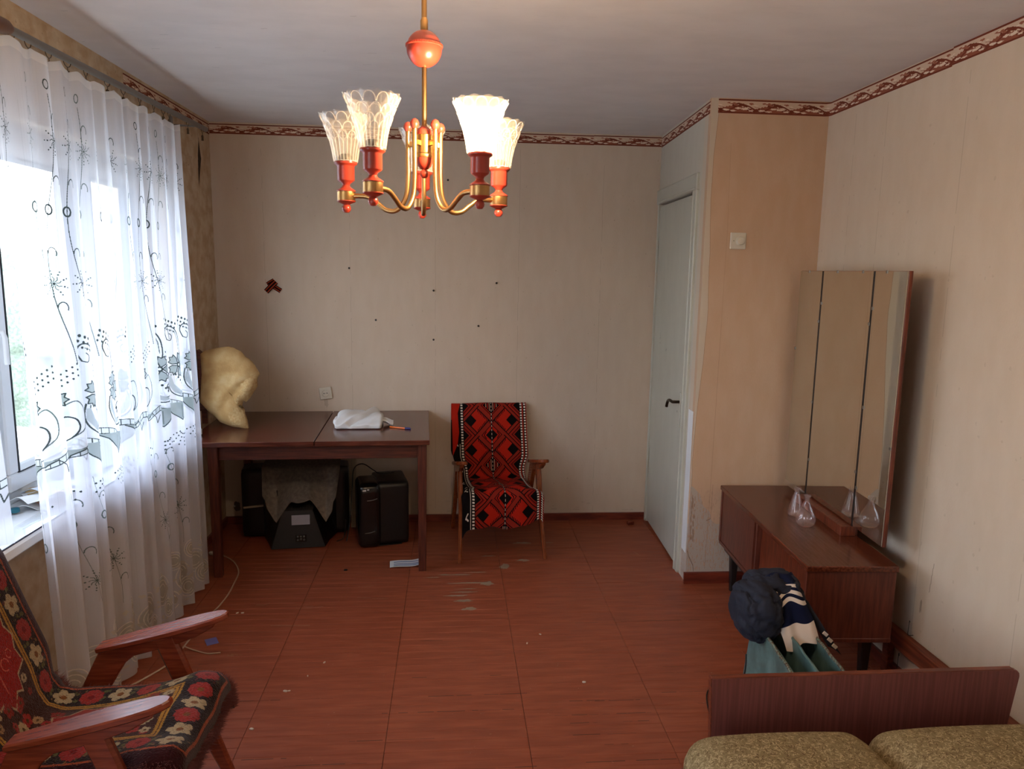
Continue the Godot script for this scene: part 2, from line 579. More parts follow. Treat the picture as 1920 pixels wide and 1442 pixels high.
	M.flask.transparency = BaseMaterial3D.TRANSPARENCY_ALPHA
	M.black_plastic = mat(Color(0.062, 0.062, 0.068), 0.38)
	M.black_plastic.heightmap_enabled = true
	M.black_plastic.heightmap_texture = fine
	M.black_plastic.heightmap_scale = 0.02
	M.black_gloss = mat(Color(0.05, 0.052, 0.055), 0.2)
	M.grey_port = mat(Color(0.42, 0.42, 0.41), 0.5)
	M.cream_strip = mat(Color(0.62, 0.56, 0.47), 0.6)
	M.white_plastic = mat(Color(0.82, 0.79, 0.72), 0.4)
	M.paper_white = mat(Color(0.86, 0.87, 0.88), 0.7)
	M.paper_blue = mat(Color(0.40, 0.47, 0.62), 0.7)
	M.cord = mat(Color(0.72, 0.62, 0.52), 0.55)
	M.black_cord = mat(Color(0.055, 0.05, 0.05), 0.5)
	M.nail = mat(Color(0.14, 0.12, 0.10), 0.6)
	M.teal = tri_mat(noise_tex(0.02, [Color(0.255, 0.345, 0.335), Color(0.31, 0.42, 0.41), Color(0.385, 0.495, 0.485)], [0.2, 0.5, 0.82], 95, 256, 5), Vector3(2, 2, 2), 0.45)
	M.rust = tri_mat(noise_tex(0.08, [Color(0.22, 0.12, 0.07), Color(0.42, 0.34, 0.25), Color(0.40, 0.52, 0.48)], [0.3, 0.5, 0.62], 96, 256, 4), Vector3(4, 4, 4), 0.7)
	M.navy = tri_mat(noise_tex(0.05, [Color(0.045, 0.058, 0.115), Color(0.058, 0.075, 0.140), Color(0.075, 0.095, 0.17)], [0.2, 0.5, 0.85], 97, 256, 4), Vector3(4, 4, 4), 0.85)
	M.white_cloth = mat(Color(0.82, 0.76, 0.70), 0.85)
	M.grey_cloth = tri_mat(noise_tex(0.05, [Color(0.40, 0.365, 0.325), Color(0.46, 0.42, 0.375), Color(0.53, 0.485, 0.43)], [0.2, 0.5, 0.85], 98, 256, 4), Vector3(3, 3, 3), 0.9)
	M.towel = mat(Color(0.88, 0.88, 0.87), 0.95)
	relief(M.towel, noise_tex(0.2, [], [], 99, 256, 3), 0.25)
	M.towel.uv1_triplanar = true
	M.towel.uv1_scale = Vector3(9, 9, 9)
	M.foam = tri_mat(noise_tex(0.018, [Color(0.69, 0.55, 0.34), Color(0.75, 0.62, 0.41), Color(0.80, 0.70, 0.51)], [0.2, 0.5, 0.82], 101, 256, 5), Vector3(2, 2, 2), 0.9)
	relief(M.foam, noise_tex(0.15, [], [], 102, 256, 4), 0.12)
	M.foam_torn = tri_mat(noise_tex(0.05, [Color(0.68, 0.545, 0.345), Color(0.757, 0.635, 0.43), Color(0.80, 0.71, 0.53)], [0.2, 0.5, 0.82], 103, 256, 5), Vector3(4, 4, 4), 0.95)
	relief(M.foam_torn, noise_tex(0.04, [], [], 104, 256, 5), 0.3)
	M.leaf = tri_mat(noise_tex(0.08, [Color(0.33, 0.38, 0.31), Color(0.43, 0.48, 0.40), Color(0.55, 0.60, 0.52)], [0.3, 0.5, 0.8], 105, 256, 4), Vector3(0.6, 0.6, 0.6), 0.9)
	M.bark = mat(Color(0.3, 0.25, 0.2), 0.9)
	M.pen_orange = mat(Color(0.92, 0.45, 0.16), 0.3)
	M.pen_blue = mat(Color(0.10, 0.13, 0.40), 0.3)
	M.olive = cloth_mat(olive_image(), 0.95)
	M.olive.uv1_triplanar = true
	M.olive.uv1_scale = Vector3(1.9, 1.9, 1.9)
	relief(M.olive, noise_tex(0.25, [], [], 106, 256, 3), 0.1)

func cloth_mat(im: Image, rough: float) -> StandardMaterial3D:
	var m := mat(Color.WHITE, rough, 0.0, 0.2)
	m.albedo_texture = tex(im)
	return m

func decal(m: StandardMaterial3D, im: Image, scale: Vector3, offset: Vector3) -> void:
	# marks laid into a surface at their real place, by world position
	m.detail_enabled = true
	m.detail_albedo = tex(im)
	m.detail_blend_mode = BaseMaterial3D.BLEND_MODE_MIX
	m.detail_uv_layer = BaseMaterial3D.DETAIL_UV_2
	m.uv2_triplanar = true
	m.uv2_world_triplanar = true
	m.uv2_scale = scale
	m.uv2_offset = offset
	m.texture_repeat = true

func wall_marks() -> void:
	# far wall: sheet joints, scuffs, a broken hole behind the table
	var w := 1400
	var h := 1260
	var im := canvas(w, h, Color(0.5, 0.45, 0.4, 0.0))
	var S := w / 2.8
	var P := func(x: float, y: float) -> Vector2: return Vector2(x * S, h - y * h / CEIL)
	for x in [0.30, 0.822, 1.352, 1.88, 2.41]:
		for k in 60:
			var y := 0.05 + 2.35 * k / 60.0
			if rng.randf() < 0.75: line(im, P.call(x + 0.002 * sin(k * 0.7), y), P.call(x + 0.002 * sin(k * 0.7 + 0.7), y + 0.04), 1.0, Color(0.45, 0.38, 0.31, 0.35))
	for k in 260:
		var p: Vector2 = P.call(rng.randf() * 2.8, rng.randf() * 2.4)
		blot(im, p, 1.0 + rng.randf() * 2.0, 1.0 + rng.randf() * 3.0, Color(0.5, 0.42, 0.34, 0.10 + 0.15 * rng.randf()))
	blot(im, P.call(0.07, 0.115), 14, 20, Color(0.20, 0.13, 0.10, 0.85), 0.3)
	blot(im, P.call(0.075, 0.055), 26, 8, Color(0.80, 0.76, 0.70, 0.6), 0.5)
	blot(im, P.call(0.655, 0.80), 9, 18, Color(0.63, 0.56, 0.48, 0.5), 0.5)
	for k in 40:
		blot(im, P.call(rng.randf() * 2.7, 0.06 + 0.08 * rng.randf()), 4 + rng.randf() * 10, 2 + rng.randf() * 3, Color(0.40, 0.32, 0.26, 0.12))
	decal(M.paper, im, Vector3(1.0 / 2.8, 1.0 / CEIL, 1.0), Vector3(0, -1, 0))
	# pier: the tan sheet ends short of the corner, bare plaster low down
	im = canvas(900, 1200, Color(0.7, 0.6, 0.5, 0.0))
	var Q := func(x: float, y: float) -> Vector2: return Vector2((x - 2.70) * 900.0 / 0.65, 1200.0 - y * 1200.0 / CEIL)
	var light := Color(0.79, 0.735, 0.66, 1.0)
	var edge := [Q.call(2.69, 2.6), Q.call(2.762, 2.6)]
	for k in 30:
		edge.append(Q.call(2.762 - 0.012 * sin(k * 0.3) - 0.0009 * k + 0.004 * rng.randf(), 2.5 - 1.97 * k / 29.0))
	edge.append(Q.call(2.69, 0.53))
	poly(im, edge, light)
	var shadow_edge := []
	for k in range(2, 32): shadow_edge.append(edge[k])
	stroke(im, shadow_edge, 2.0, Color(0.48, 0.34, 0.22, 0.7))
	# plaster patch with stains
	var plaster := [Q.call(2.69, 0.53), Q.call(2.735, 0.54), Q.call(2.775, 0.50), Q.call(2.80, 0.43), Q.call(2.835, 0.40), Q.call(2.85, 0.35), Q.call(2.875, 0.33), Q.call(3.4, 0.33), Q.call(3.4, 0.0), Q.call(2.69, 0.0)]
	poly(im, plaster, Color(0.70, 0.655, 0.615, 0.92))
	for k in 500:
		var x := 2.71 + 0.25 * rng.randf()
		var y := 0.07 + 0.45 * rng.randf()
		blot(im, Q.call(x, y), 1 + rng.randf() * 5, 1 + rng.randf() * 8, Color(0.42, 0.35, 0.33, 0.10 + 0.22 * rng.randf() * rng.randf()), 0.6)
	for k in 26: blot(im, Q.call(2.735 + 0.02 * rng.randf(), 0.25 + 0.25 * rng.randf()), 3 + rng.randf() * 4, 4 + rng.randf() * 9, Color(0.22, 0.18, 0.19, 0.45), 0.5)
	stroke(im, [Q.call(2.715, 0.21), Q.call(2.735, 0.15), Q.call(2.76, 0.10), Q.call(2.765, 0.065)], 3.0, Color(0.42, 0.34, 0.29, 0.9))
	stroke(im, [Q.call(2.838, 1.4), Q.call(2.835, 0.9), Q.call(2.832, 0.42), Q.call(2.826, 0.08)], 2.0, Color(0.50, 0.38, 0.28, 0.6))
	stroke(im, [Q.call(2.845, 0.55), Q.call(2.843, 0.36), Q.call(2.82, 0.35)], 2.0, Color(0.50, 0.40, 0.32, 0.8))
	stroke(im, [Q.call(2.832, 2.3), Q.call(2.84, 1.9), Q.call(2.838, 1.4)], 2.0, Color(0.60, 0.46, 0.33, 0.5))
	for k in 120: blot(im, Q.call(2.75 + 0.55 * rng.randf(), 0.55 + 1.8 * rng.randf()), 1.5, 2.5, Color(0.52, 0.38, 0.26, 0.15))
	decal(M.paper_pier, im, Vector3(1.0 / 0.65, 1.0 / CEIL, 1.0), Vector3(-2.70 / 0.65, -1, 0))
	# right wall: joints and pencil-thin cracks; image runs towards the far end of the wall
	im = canvas(1400, 900, Color(0.5, 0.42, 0.34, 0.0))
	var Rr := func(z: float, y: float) -> Vector2: return Vector2(1400.0 * (1.0 - z / 4.0), 900.0 - y * 900.0 / CEIL)
	for z in [1.30, 1.55, 2.06, 2.57, 3.08]:
		for k in 50:
			if rng.randf() < 0.7: line(im, Rr.call(z, 0.1 + 2.3 * k / 50.0), Rr.call(z, 0.1 + 2.3 * (k + 1) / 50.0), 1.0, Color(0.42, 0.34, 0.26, 0.3))
	line(im, Rr.call(2.15, 0.56), Rr.call(2.14, 0.44), 1.0, Color(0.25, 0.18, 0.14, 0.7))
	blot(im, Rr.call(2.10, 0.36), 3, 12, Color(0.34, 0.26, 0.22, 0.5), 0.5)
	for k in 200: blot(im, Rr.call(1.0 + 3.0 * rng.randf(), 0.1 + 2.2 * rng.randf()), 1 + rng.randf() * 2, 1 + rng.randf() * 3, Color(0.48, 0.38, 0.29, 0.16))
	decal(M.paper_right, im, Vector3(1, 1.0 / CEIL, 1.0 / 4.0), Vector3(0, -1, -1))
	# window wall: brown damp stains over the rod, a slit in the paper by the corner
	im = canvas(1400, 900, Color(0.5, 0.4, 0.3, 0.0))
	for k in 420:
		var z := 0.4 + 2.6 * rng.randf()
		var y := 2.18 + 0.33 * rng.randf()
		blot(im, Rr.call(z, y), 3 + rng.randf() * 22, 2 + rng.randf() * 9, Color(0.47, 0.33, 0.19, 0.05 + 0.09 * rng.randf()), 0.6)
	for k in 120:
		blot(im, Rr.call(0.3 + 2.6 * rng.randf(), 2.2 + 0.3 * rng.randf()), 1 + rng.randf() * 4, 1 + rng.randf() * 2, Color(0.30, 0.20, 0.12, 0.35), 0.6)
	poly(im, [Rr.call(0.205, 2.405), Rr.call(0.19, 2.36), Rr.call(0.165, 2.27), Rr.call(0.195, 2.19), Rr.call(0.225, 2.10), Rr.call(0.225, 2.2), Rr.call(0.22, 2.28), Rr.call(0.20, 2.36)], Color(0.14, 0.08, 0.05, 0.95))
	decal(M.paper_window, im, Vector3(1, 1.0 / CEIL, 1.0 / 4.0), Vector3(0, -1, -1))
	# ceiling: trowel marks and joints
	im = canvas(1200, 1200, Color(0.6, 0.6, 0.6, 0.0))
	for k in 900:
		var p := Vector2(rng.randf() * 1200, rng.randf() * 1200)
		line(im, p, p + Vector2(4 + 14 * rng.randf(), -1 + 2 * rng.randf()), 1.0, Color(0.55, 0.53, 0.52, 0.12) if rng.randf() < 0.7 else Color(0.9, 0.9, 0.9, 0.2))
	for k in 40:
		var p := Vector2(rng.randf() * 400, rng.randf() * 1200)
		line(im, p, p + Vector2(3 + 9 * rng.randf(), 1), 1.4, Color(0.35, 0.32, 0.30, 0.45))
	decal(M.ceiling, im, Vector3(1.0 / 3.4, 1, 1.0 / 4.0), Vector3(0, 0, 0))

func door_marks() -> void:
	var im := canvas(500, 1100, Color(0.4, 0.4, 0.38, 0.0))
	var D := func(z: float, y: float) -> Vector2: return Vector2(500.0 * (1.0 - z), 1100.0 - y * 500.0)
	for k in 14: blot(im, D.call(0.2 + 0.02 * rng.randf(), 1.22 + 0.07 * rng.randf()), 2.5, 3, Color(0.40, 0.40, 0.37, 0.5), 0.6)
	for k in 10: blot(im, D.call(0.36 + 0.03 * rng.randf(), 1.19 + 0.02 * rng.randf()), 4, 3, Color(0.40, 0.40, 0.37, 0.45), 0.6)
	for k in 70: blot(im, D.call(0.06 + 0.75 * rng.randf(), 0.1 + 1.9 * rng.randf()), 0.8 + rng.randf(), 1 + rng.randf() * 2, Color(0.45, 0.44, 0.40, 0.25), 0.5)
	for k in 90: line(im, D.call(0.06 + 0.75 * rng.randf(), 0.0), D.call(0.06 + 0.75 * rng.randf(), 0.0) + Vector2(0, -8 * rng.randf()), 1.0, Color(0.32, 0.17, 0.12, 0.35))
	blot(im, D.call(0.70, 0.88), 3, 4, Color(0.15, 0.13, 0.11, 0.9), 0.3)
	decal(M.white_paint, im, Vector3(1, 500.0 / 1100.0, 1), Vector3(0, -1, -1))

func floor_marks() -> void:
	# drawn in plan: 3.4 m by 2.7 m
	var W := 2040
	var H := 1620
	var im := canvas(W, H, Color(0.45, 0.22, 0.14, 0.0))
	var P := func(x: float, z: float) -> Vector2: return Vector2(x * 600.0, z * 600.0)
	# worn, dusty patches of the paint
	var wear := FastNoiseLite.new()
	wear.seed = 4
	wear.frequency = 0.006
	for k in 5200:
		var p := Vector2(rng.randf() * W, rng.randf() * H)
		var n := wear.get_noise_2d(p.x, p.y)
		var len := 8.0 + 60.0 * rng.randf()
		var c := Color(0.50, 0.30, 0.22, 0.10 + 0.10 * rng.randf()) if n > 0.05 else Color(0.30, 0.115, 0.075, 0.12 + 0.1 * rng.randf())
		line(im, p, p + Vector2(len, 0), 1.0, c)
	for k in 700:
		var p := Vector2(rng.randf() * W, rng.randf() * H)
		blot(im, p, 2 + rng.randf() * 12, 1 + rng.randf() * 3, Color(0.56, 0.38, 0.29, 0.05 + 0.1 * rng.randf()), 0.6)
	for q in [[1.0, 1.62, 0.10], [1.62, 1.78, 0.12], [1.18, 2.2, 0.16], [0.9, 1.35, 0.10], [0.55, 1.5, 0.12], [1.85, 1.75, 0.1]]:
		for k in 90:
			var a := rng.randf() * TAU
			var rr: float = q[2] * sqrt(rng.randf())
			blot(im, P.call(q[0] + cos(a) * rr, q[1] + sin(a) * rr * 0.8), 2 + rng.randf() * 6, 1 + rng.randf() * 2, Color(0.60, 0.43, 0.34, 0.10), 0.6)
	# paint scraped off down to grey
	var bare := Color(0.60, 0.53, 0.45, 0.95)
	for q in [[1.50, 0.88, 60, 6], [1.36, 0.91, 28, 5], [1.42, 0.875, 22, 4], [1.60, 0.85, 40, 4], [1.56, 0.99, 70, 6], [1.655, 1.0, 22, 20], [1.55, 1.06, 40, 4], [1.53, 1.10, 46, 5], [1.49, 1.14, 40, 7], [1.53, 1.20, 30, 11], [1.55, 1.29, 22, 16], [1.76, 0.775, 18, 30], [1.88, 0.69, 28, 12], [1.90, 0.42, 40, 12], [2.06, 0.42, 20, 4], [1.68, 0.62, 30, 5]]:
		var p: Vector2 = P.call(q[0], q[1])
		blot(im, p, q[2], q[3], bare, 0.45, 18)
		blot(im, p + Vector2(-q[2] * 0.5, q[3] * 0.2), q[2] * 0.8, q[3] * 0.55, bare, 0.5, 14)
	var thin := Color(0.66, 0.50, 0.40, 0.8)
	for q in [[0.70, 1.245, 0.83, 1.235], [0.73, 1.23, 0.78, 1.228], [0.98, 1.14, 1.05, 1.145], [1.06, 1.155, 1.14, 1.16], [0.97, 1.01, 1.05, 1.0], [0.62, 1.42, 0.80, 1.43], [0.5, 1.475, 0.7, 1.48], [0.62, 1.55, 0.7, 1.56], [2.40, 1.02, 2.48, 1.03], [2.30, 0.84, 2.36, 0.84], [2.52, 0.62, 2.58, 0.65], [2.55, 0.60, 2.57, 0.63], [1.55, 1.515, 1.6, 1.512], [0.3, 1.07, 0.36, 1.05], [0.5, 1.2, 0.56, 1.18]]:
		stroke(im, [P.call(q[0], q[1]), P.call((q[0] + q[2]) * 0.5, q[1] + 0.004), P.call(q[2], q[3])], 1.5 + 2.0 * rng.randf(), thin)
	for k in 10: blot(im, P.call(0.50 + 0.06 * rng.randf(), 1.67 + 0.02 * rng.randf()), 4 + 5 * rng.randf(), 3, Color(0.60, 0.44, 0.32, 0.6), 0.6)
	for k in 160:
		var p: Vector2 = P.call(0.3 + 2.4 * rng.randf(), 0.7 + 1.8 * rng.randf())
		blot(im, p, 0.8 + rng.randf() * 2.5, 0.8 + rng.randf(), Color(0.72, 0.58, 0.48, 0.5), 0.5)
	# open joints between the slats, as the paint has cracked
	var crack := Color(0.13, 0.045, 0.03, 0.9)
	for q in [[1.37, 1.77, 2.036], [0.62, 0.80, 2.03], [0.86, 1.0, 2.03], [1.92, 2.08, 2.10], [2.02, 2.2, 2.105], [1.85, 2.22, 2.19], [1.92, 2.26, 2.46], [1.93, 2.22, 2.37], [1.2, 1.45, 2.47], [1.5, 1.75, 2.47], [2.05, 2.3, 1.465], [2.35, 2.66, 1.46], [1.85, 2.0, 1.47], [2.33, 2.6, 1.92], [2.36, 2.5, 1.87], [1.32, 1.42, 1.60], [1.40, 1.5, 1.72], [1.9, 2.0, 2.24], [2.1, 2.2, 2.24], [1.9, 2.15, 2.31], [2.1, 2.25, 1.02], [2.3, 2.4, 1.02], [0.9, 1.2, 2.42], [0.75, 0.9, 2.38], [2.30, 2.5, 2.06], [2.42, 2.6, 2.14], [1.3, 1.36, 1.90], [1.62, 1.7, 1.90], [2.05, 2.12, 1.30], [0.42, 0.55, 1.90], [0.4, 0.5, 1.75], [1.2, 1.7, 2.14], [1.1, 1.4, 2.3]]:
		var x: float = q[0]
		while x < q[1]:
			var l := 0.02 + 0.09 * rng.randf()
			line(im, P.call(x, q[2]), P.call(minf(x + l, q[1]), q[2]), 1.0 if rng.randf() < 0.5 else 2.0, crack)
			x += l + 0.03 * rng.randf() * rng.randf() * 2.0
	decal(M.floor, im, Vector3(1.0 / 3.4, 1, 1.0 / 2.7), Vector3(0, 0, 0))

func olive_image() -> Image:
	var im := canvas(768, 768, Color(0.49, 0.42, 0.295))
	for k in 5200:
		var p := Vector2(rng.randf() * 768, rng.randf() * 768)
		var a := rng.randf() * TAU
		var c := Color(0.68, 0.60, 0.45) if rng.randf() < 0.62 else Color(0.36, 0.285, 0.185)
		var b := a + (0.9 if rng.randf() < 0.5 else -0.9)
		var m := p + Vector2(cos(a), sin(a)) * 8.0
		stroke(im, [p, m, m + Vector2(cos(b), sin(b)) * 7.0], 2.6, c)
	return im

# ---------------------------------------------------------------- the room
func door_x(z: float) -> float:
	return lerpf(BACK_W, PIER_W, z / PIER_Z)

func wprism(st: SurfaceTool, foot: Array, y0: float, y1: float) -> void:
	# upright convex prism over a plan outline of Vector2(x, z)
	var mid := Vector3.ZERO
	for p in foot: mid += Vector3(p.x, (y0 + y1) * 0.5, p.y)
	mid /= foot.size()
	var top := []
	var bot := []
	for p in foot:
		top.append(Vector3(p.x, y1, p.y))
		bot.append(Vector3(p.x, y0, p.y))
	cface(st, top, mid)
	cface(st, bot, mid)
	for i in foot.size():
		var j := (i + 1) % foot.size()
		cface(st, [bot[i], bot[j], top[j], top[i]], mid)

func room_shell() -> void:
	var st := mb()
	b2(st, Vector3(-0.35, -0.25, -0.2), Vector3(RIGHT + 0.2, -0.006, ROOM_END + 0.2), 0.0)
	struct(st, "floor", M.subfloor, "red-brown painted parquet floor of the living room", "floor")
	st = mb()
	b2(st, Vector3(-0.35, CEIL, -0.2), Vector3(RIGHT + 0.2, CEIL + 0.2, ROOM_END + 0.2), 0.0)
	struct(st, "ceiling", M.ceiling, "flat grey-white ceiling with trowel marks", "ceiling")
	st = mb()
	b2(st, Vector3(-0.35, -0.02, -0.2), Vector3(RIGHT + 0.2, CEIL + 0.01, 0.0), 0.0)
	struct(st, "wall_back", M.paper, "far wall in plain cream wallpaper with nail holes", "wall")
	# window wall: reveal from z = 0.76 to 2.92, sill height 0.75 to lintel 2.14
	st = mb()
	b2(st, Vector3(-0.35, -0.02, 0.0), Vector3(0.0, CEIL + 0.01, 0.76), 0.0)
	b2(st, Vector3(-0.35, -0.02, 2.92), Vector3(0.0, CEIL + 0.01, 4.18), 0.0)
	b2(st, Vector3(-0.35, -0.02, 5.80), Vector3(0.0, CEIL + 0.01, ROOM_END + 0.1), 0.0)
	# glazed balcony door beside the camera, out of frame: it lights what faces the viewer
	b2(st, Vector3(-0.35, -0.02, 4.18), Vector3(0.0, 0.08, 5.80), 0.0)
	b2(st, Vector3(-0.35, 2.14, 4.18), Vector3(0.0, CEIL + 0.01, 5.80), 0.0)
	b2(st, Vector3(-0.35, -0.02, 0.76), Vector3(0.0, 0.745, 2.92), 0.0)
	b2(st, Vector3(-0.35, 2.14, 0.76), Vector3(0.0, CEIL + 0.01, 2.92), 0.0)
	struct(st, "wall_window", M.paper_window, "window wall in brownish wallpaper, damp stained over the curtain rod", "wall")
	# door wall: a slab round the door opening (z 0.05 to 0.83, up to 2.085)
	st = mb()
	var T := 0.10
	var seg := func(z0: float, z1: float, y0: float, y1: float) -> void:
		wprism(st, [Vector2(door_x(z0), z0), Vector2(door_x(z1), z1), Vector2(door_x(z1) + T, z1), Vector2(door_x(z0) + T, z0)], y0, y1)
	seg.call(0.83, PIER_Z - 0.1, -0.02, CEIL + 0.01)
	seg.call(-0.02, 0.83, 2.085, CEIL + 0.01)
	seg.call(-0.02, 0.045, -0.02, 2.085)
	struct(st, "wall_door", M.paper_door, "short wall in pale wallpaper around the white door", "wall")
	st = mb()
	wprism(st, [Vector2(PIER_W, PIER_Z), Vector2(RIGHT + 0.15, PIER_Z), Vector2(RIGHT + 0.15, PIER_Z - 0.1), Vector2(door_x(PIER_Z - 0.1), PIER_Z - 0.1)], -0.02, CEIL + 0.01)
	struct(st, "wall_pier", M.paper_pier, "narrow tan papered wall between the door corner and the mirror", "wall")
	st = mb()
	b2(st, Vector3(RIGHT, -0.02, -0.1), Vector3(RIGHT + 0.2, CEIL + 0.01, ROOM_END + 0.1), 0.0)
	struct(st, "wall_right", M.paper_right, "right-hand wall in beige wallpaper behind the vanity", "wall")
	st = mb()
	b2(st, Vector3(-0.1, -0.02, ROOM_END), Vector3(RIGHT + 0.1, CEIL + 0.01, ROOM_END + 0.2), 0.0)
	struct(st, "wall_rear", M.paper, "wall behind the photographer in cream wallpaper", "wall")
	# skirting boards
	var skirt := func(called: String, foot: Array, label: String, h := 0.05) -> void:
		var s := mb()
		wprism(s, foot, 0.0, h)
		struct(s, called, M.skirting, label, "skirting")
	skirt.call("baseboard_back", [Vector2(0, 0), Vector2(BACK_W, 0), Vector2(BACK_W, 0.015), Vector2(0, 0.015)], "low red-brown skirting board along the far wall", 0.047)
	skirt.call("baseboard_pier", [Vector2(PIER_W - 0.012, PIER_Z), Vector2(RIGHT, PIER_Z), Vector2(RIGHT, PIER_Z + 0.016), Vector2(PIER_W - 0.012, PIER_Z + 0.016)], "red-brown skirting board under the stained pier wall", 0.062)
	skirt.call("baseboard_window", [Vector2(0, 0.015), Vector2(0.015, 0.015), Vector2(0.015, 4.18), Vector2(0, 4.18)], "red-brown skirting board under the window", 0.05)
	skirt.call("baseboard_right", [Vector2(RIGHT - 0.015, PIER_Z), Vector2(RIGHT, PIER_Z), Vector2(RIGHT, ROOM_END), Vector2(RIGHT - 0.015, ROOM_END)], "red-brown skirting board along the right wall", 0.05)

func floor_panels() -> void:
	# parquet panels of 0.507 m, each of nine slats lying across the room
	var root: Node = get_node("floor")
	var S := 0.507
	for r in range(-1, 11):
		for c in range(-1, 7):
			var x0 := maxf(0.215 + c * S, 0.0)
			var x1 := minf(0.215 + (c + 1) * S, RIGHT)
			var z0 := maxf(0.005 + r * S, 0.0)
			var z1 := minf(0.005 + (r + 1) * S, ROOM_END)
			if x1 - x0 < 0.02 or z1 - z0 < 0.02: continue
			if r <= 5 and z1 <= PIER_Z + 0.01 and x0 > BACK_W: continue
			var split := r >= 1 and r <= 4 and c >= 0
			var n := 9 if split else 1
			var panel: Node = root
			if split:
				var pn := Node3D.new()
				pn.name = "parquet_panel"
				root.add_child(pn, true)
				panel = pn
			for k in n:
				var w := (z1 - z0) / n
				var key := float(r * 97 + c * 13 + k)
				var gap := 0.0007 + 0.0013 * hsh(key) * hsh(key + 3.0)
				var y := -0.0006 * hsh(key + 7.0) - (0.0004 if (r + c) % 2 == 0 else 0.0)
				var st := mb()
				bx(st, Vector3((x0 + x1) * 0.5, y - 0.004, z0 + w * (k + 0.5)), Vector3(x1 - x0 - 0.0016, 0.008, w - (gap if split else 0.002)), 0.0006)
				put(st, "slat" if split else "parquet_panel", M.floor, panel)

func border_image() -> Image:
	# printed wallpaper border: leafy scrolls between dark red lines
	var im := canvas(720, 240, Color(0.80, 0.70, 0.615))
	var red := Color(0.45, 0.225, 0.165)
	var mid := Color(0.60, 0.38, 0.30)
	var pale := Color(0.87, 0.79, 0.71)
	im.fill_rect(Rect2i(0, 0, 720, 26), red)
	for k in 2:
		var o := 360.0 * k
		var wave := []
		for i in 41: wave.append(Vector2(o + 9.0 * i, 140.0 + 52.0 * sin(TAU * i / 40.0 + 0.4)))
		# brown ground rising and falling along the lower edge, leafy crests on it
		var hill := [Vector2(o, 240)]
		for i in 41: hill.append(Vector2(o + 9.0 * i, 168.0 - 62.0 * pow(maxf(sin(PI * i / 40.0 + 0.15), 0.0), 1.5) + 9.0 * sin(i * 1.9)))
		hill.append(Vector2(o + 360, 240))
		poly(im, hill, Color(0.56, 0.335, 0.26))
		stroke(im, wave, 18, red)
		for q in [[60, 185, 58, 34], [105, 205, 46, 22], [190, 110, 60, 26], [235, 92, 46, 30], [275, 110, 34, 26], [20, 196, 40, 26], [310, 170, 36, 30], [340, 196, 34, 26]]:
			for dx in [0.0, 720.0, -720.0]: blot(im, Vector2(o + q[0] + dx, q[1]), q[2], q[3], red, 0.45, 18)
		for i in 9:
			disc(im, Vector2(o + 150 + 18 * i, 96 - 26 * sin(i * 0.5)), 11 - 4 * sin(i * 1.7), red)
		for q in [[150, 70, 40, 24], [110, 62, 30, 18], [175, 96, 28, 16], [330, 74, 34, 20]]:
			for dx in [0.0, 720.0, -720.0]: blot(im, Vector2(o + q[0] + dx, q[1]), q[2], q[3], mid, 0.5, 16)
		for q in [[80, 182, 44, 22], [270, 160, 58, 26], [205, 150, 44, 20], [150, 196, 40, 15], [330, 190, 40, 16], [20, 100, 30, 12], [305, 88, 26, 12], [128, 58, 18, 9]]:
			for dx in [0.0, 720.0, -720.0]: blot(im, Vector2(o + q[0] + dx, q[1]), q[2], q[3], pale, 0.5, 16)
		for q in [[0.0, 118], [30.0, 130], [60.0, 150], [300.0, 120], [330.0, 135]]:
			line(im, Vector2(o + q[0], q[1]), Vector2(o + q[0] + 26, q[1] + 12), 5, red)
	im.fill_rect(Rect2i(0, 218, 720, 22), red)
	return im

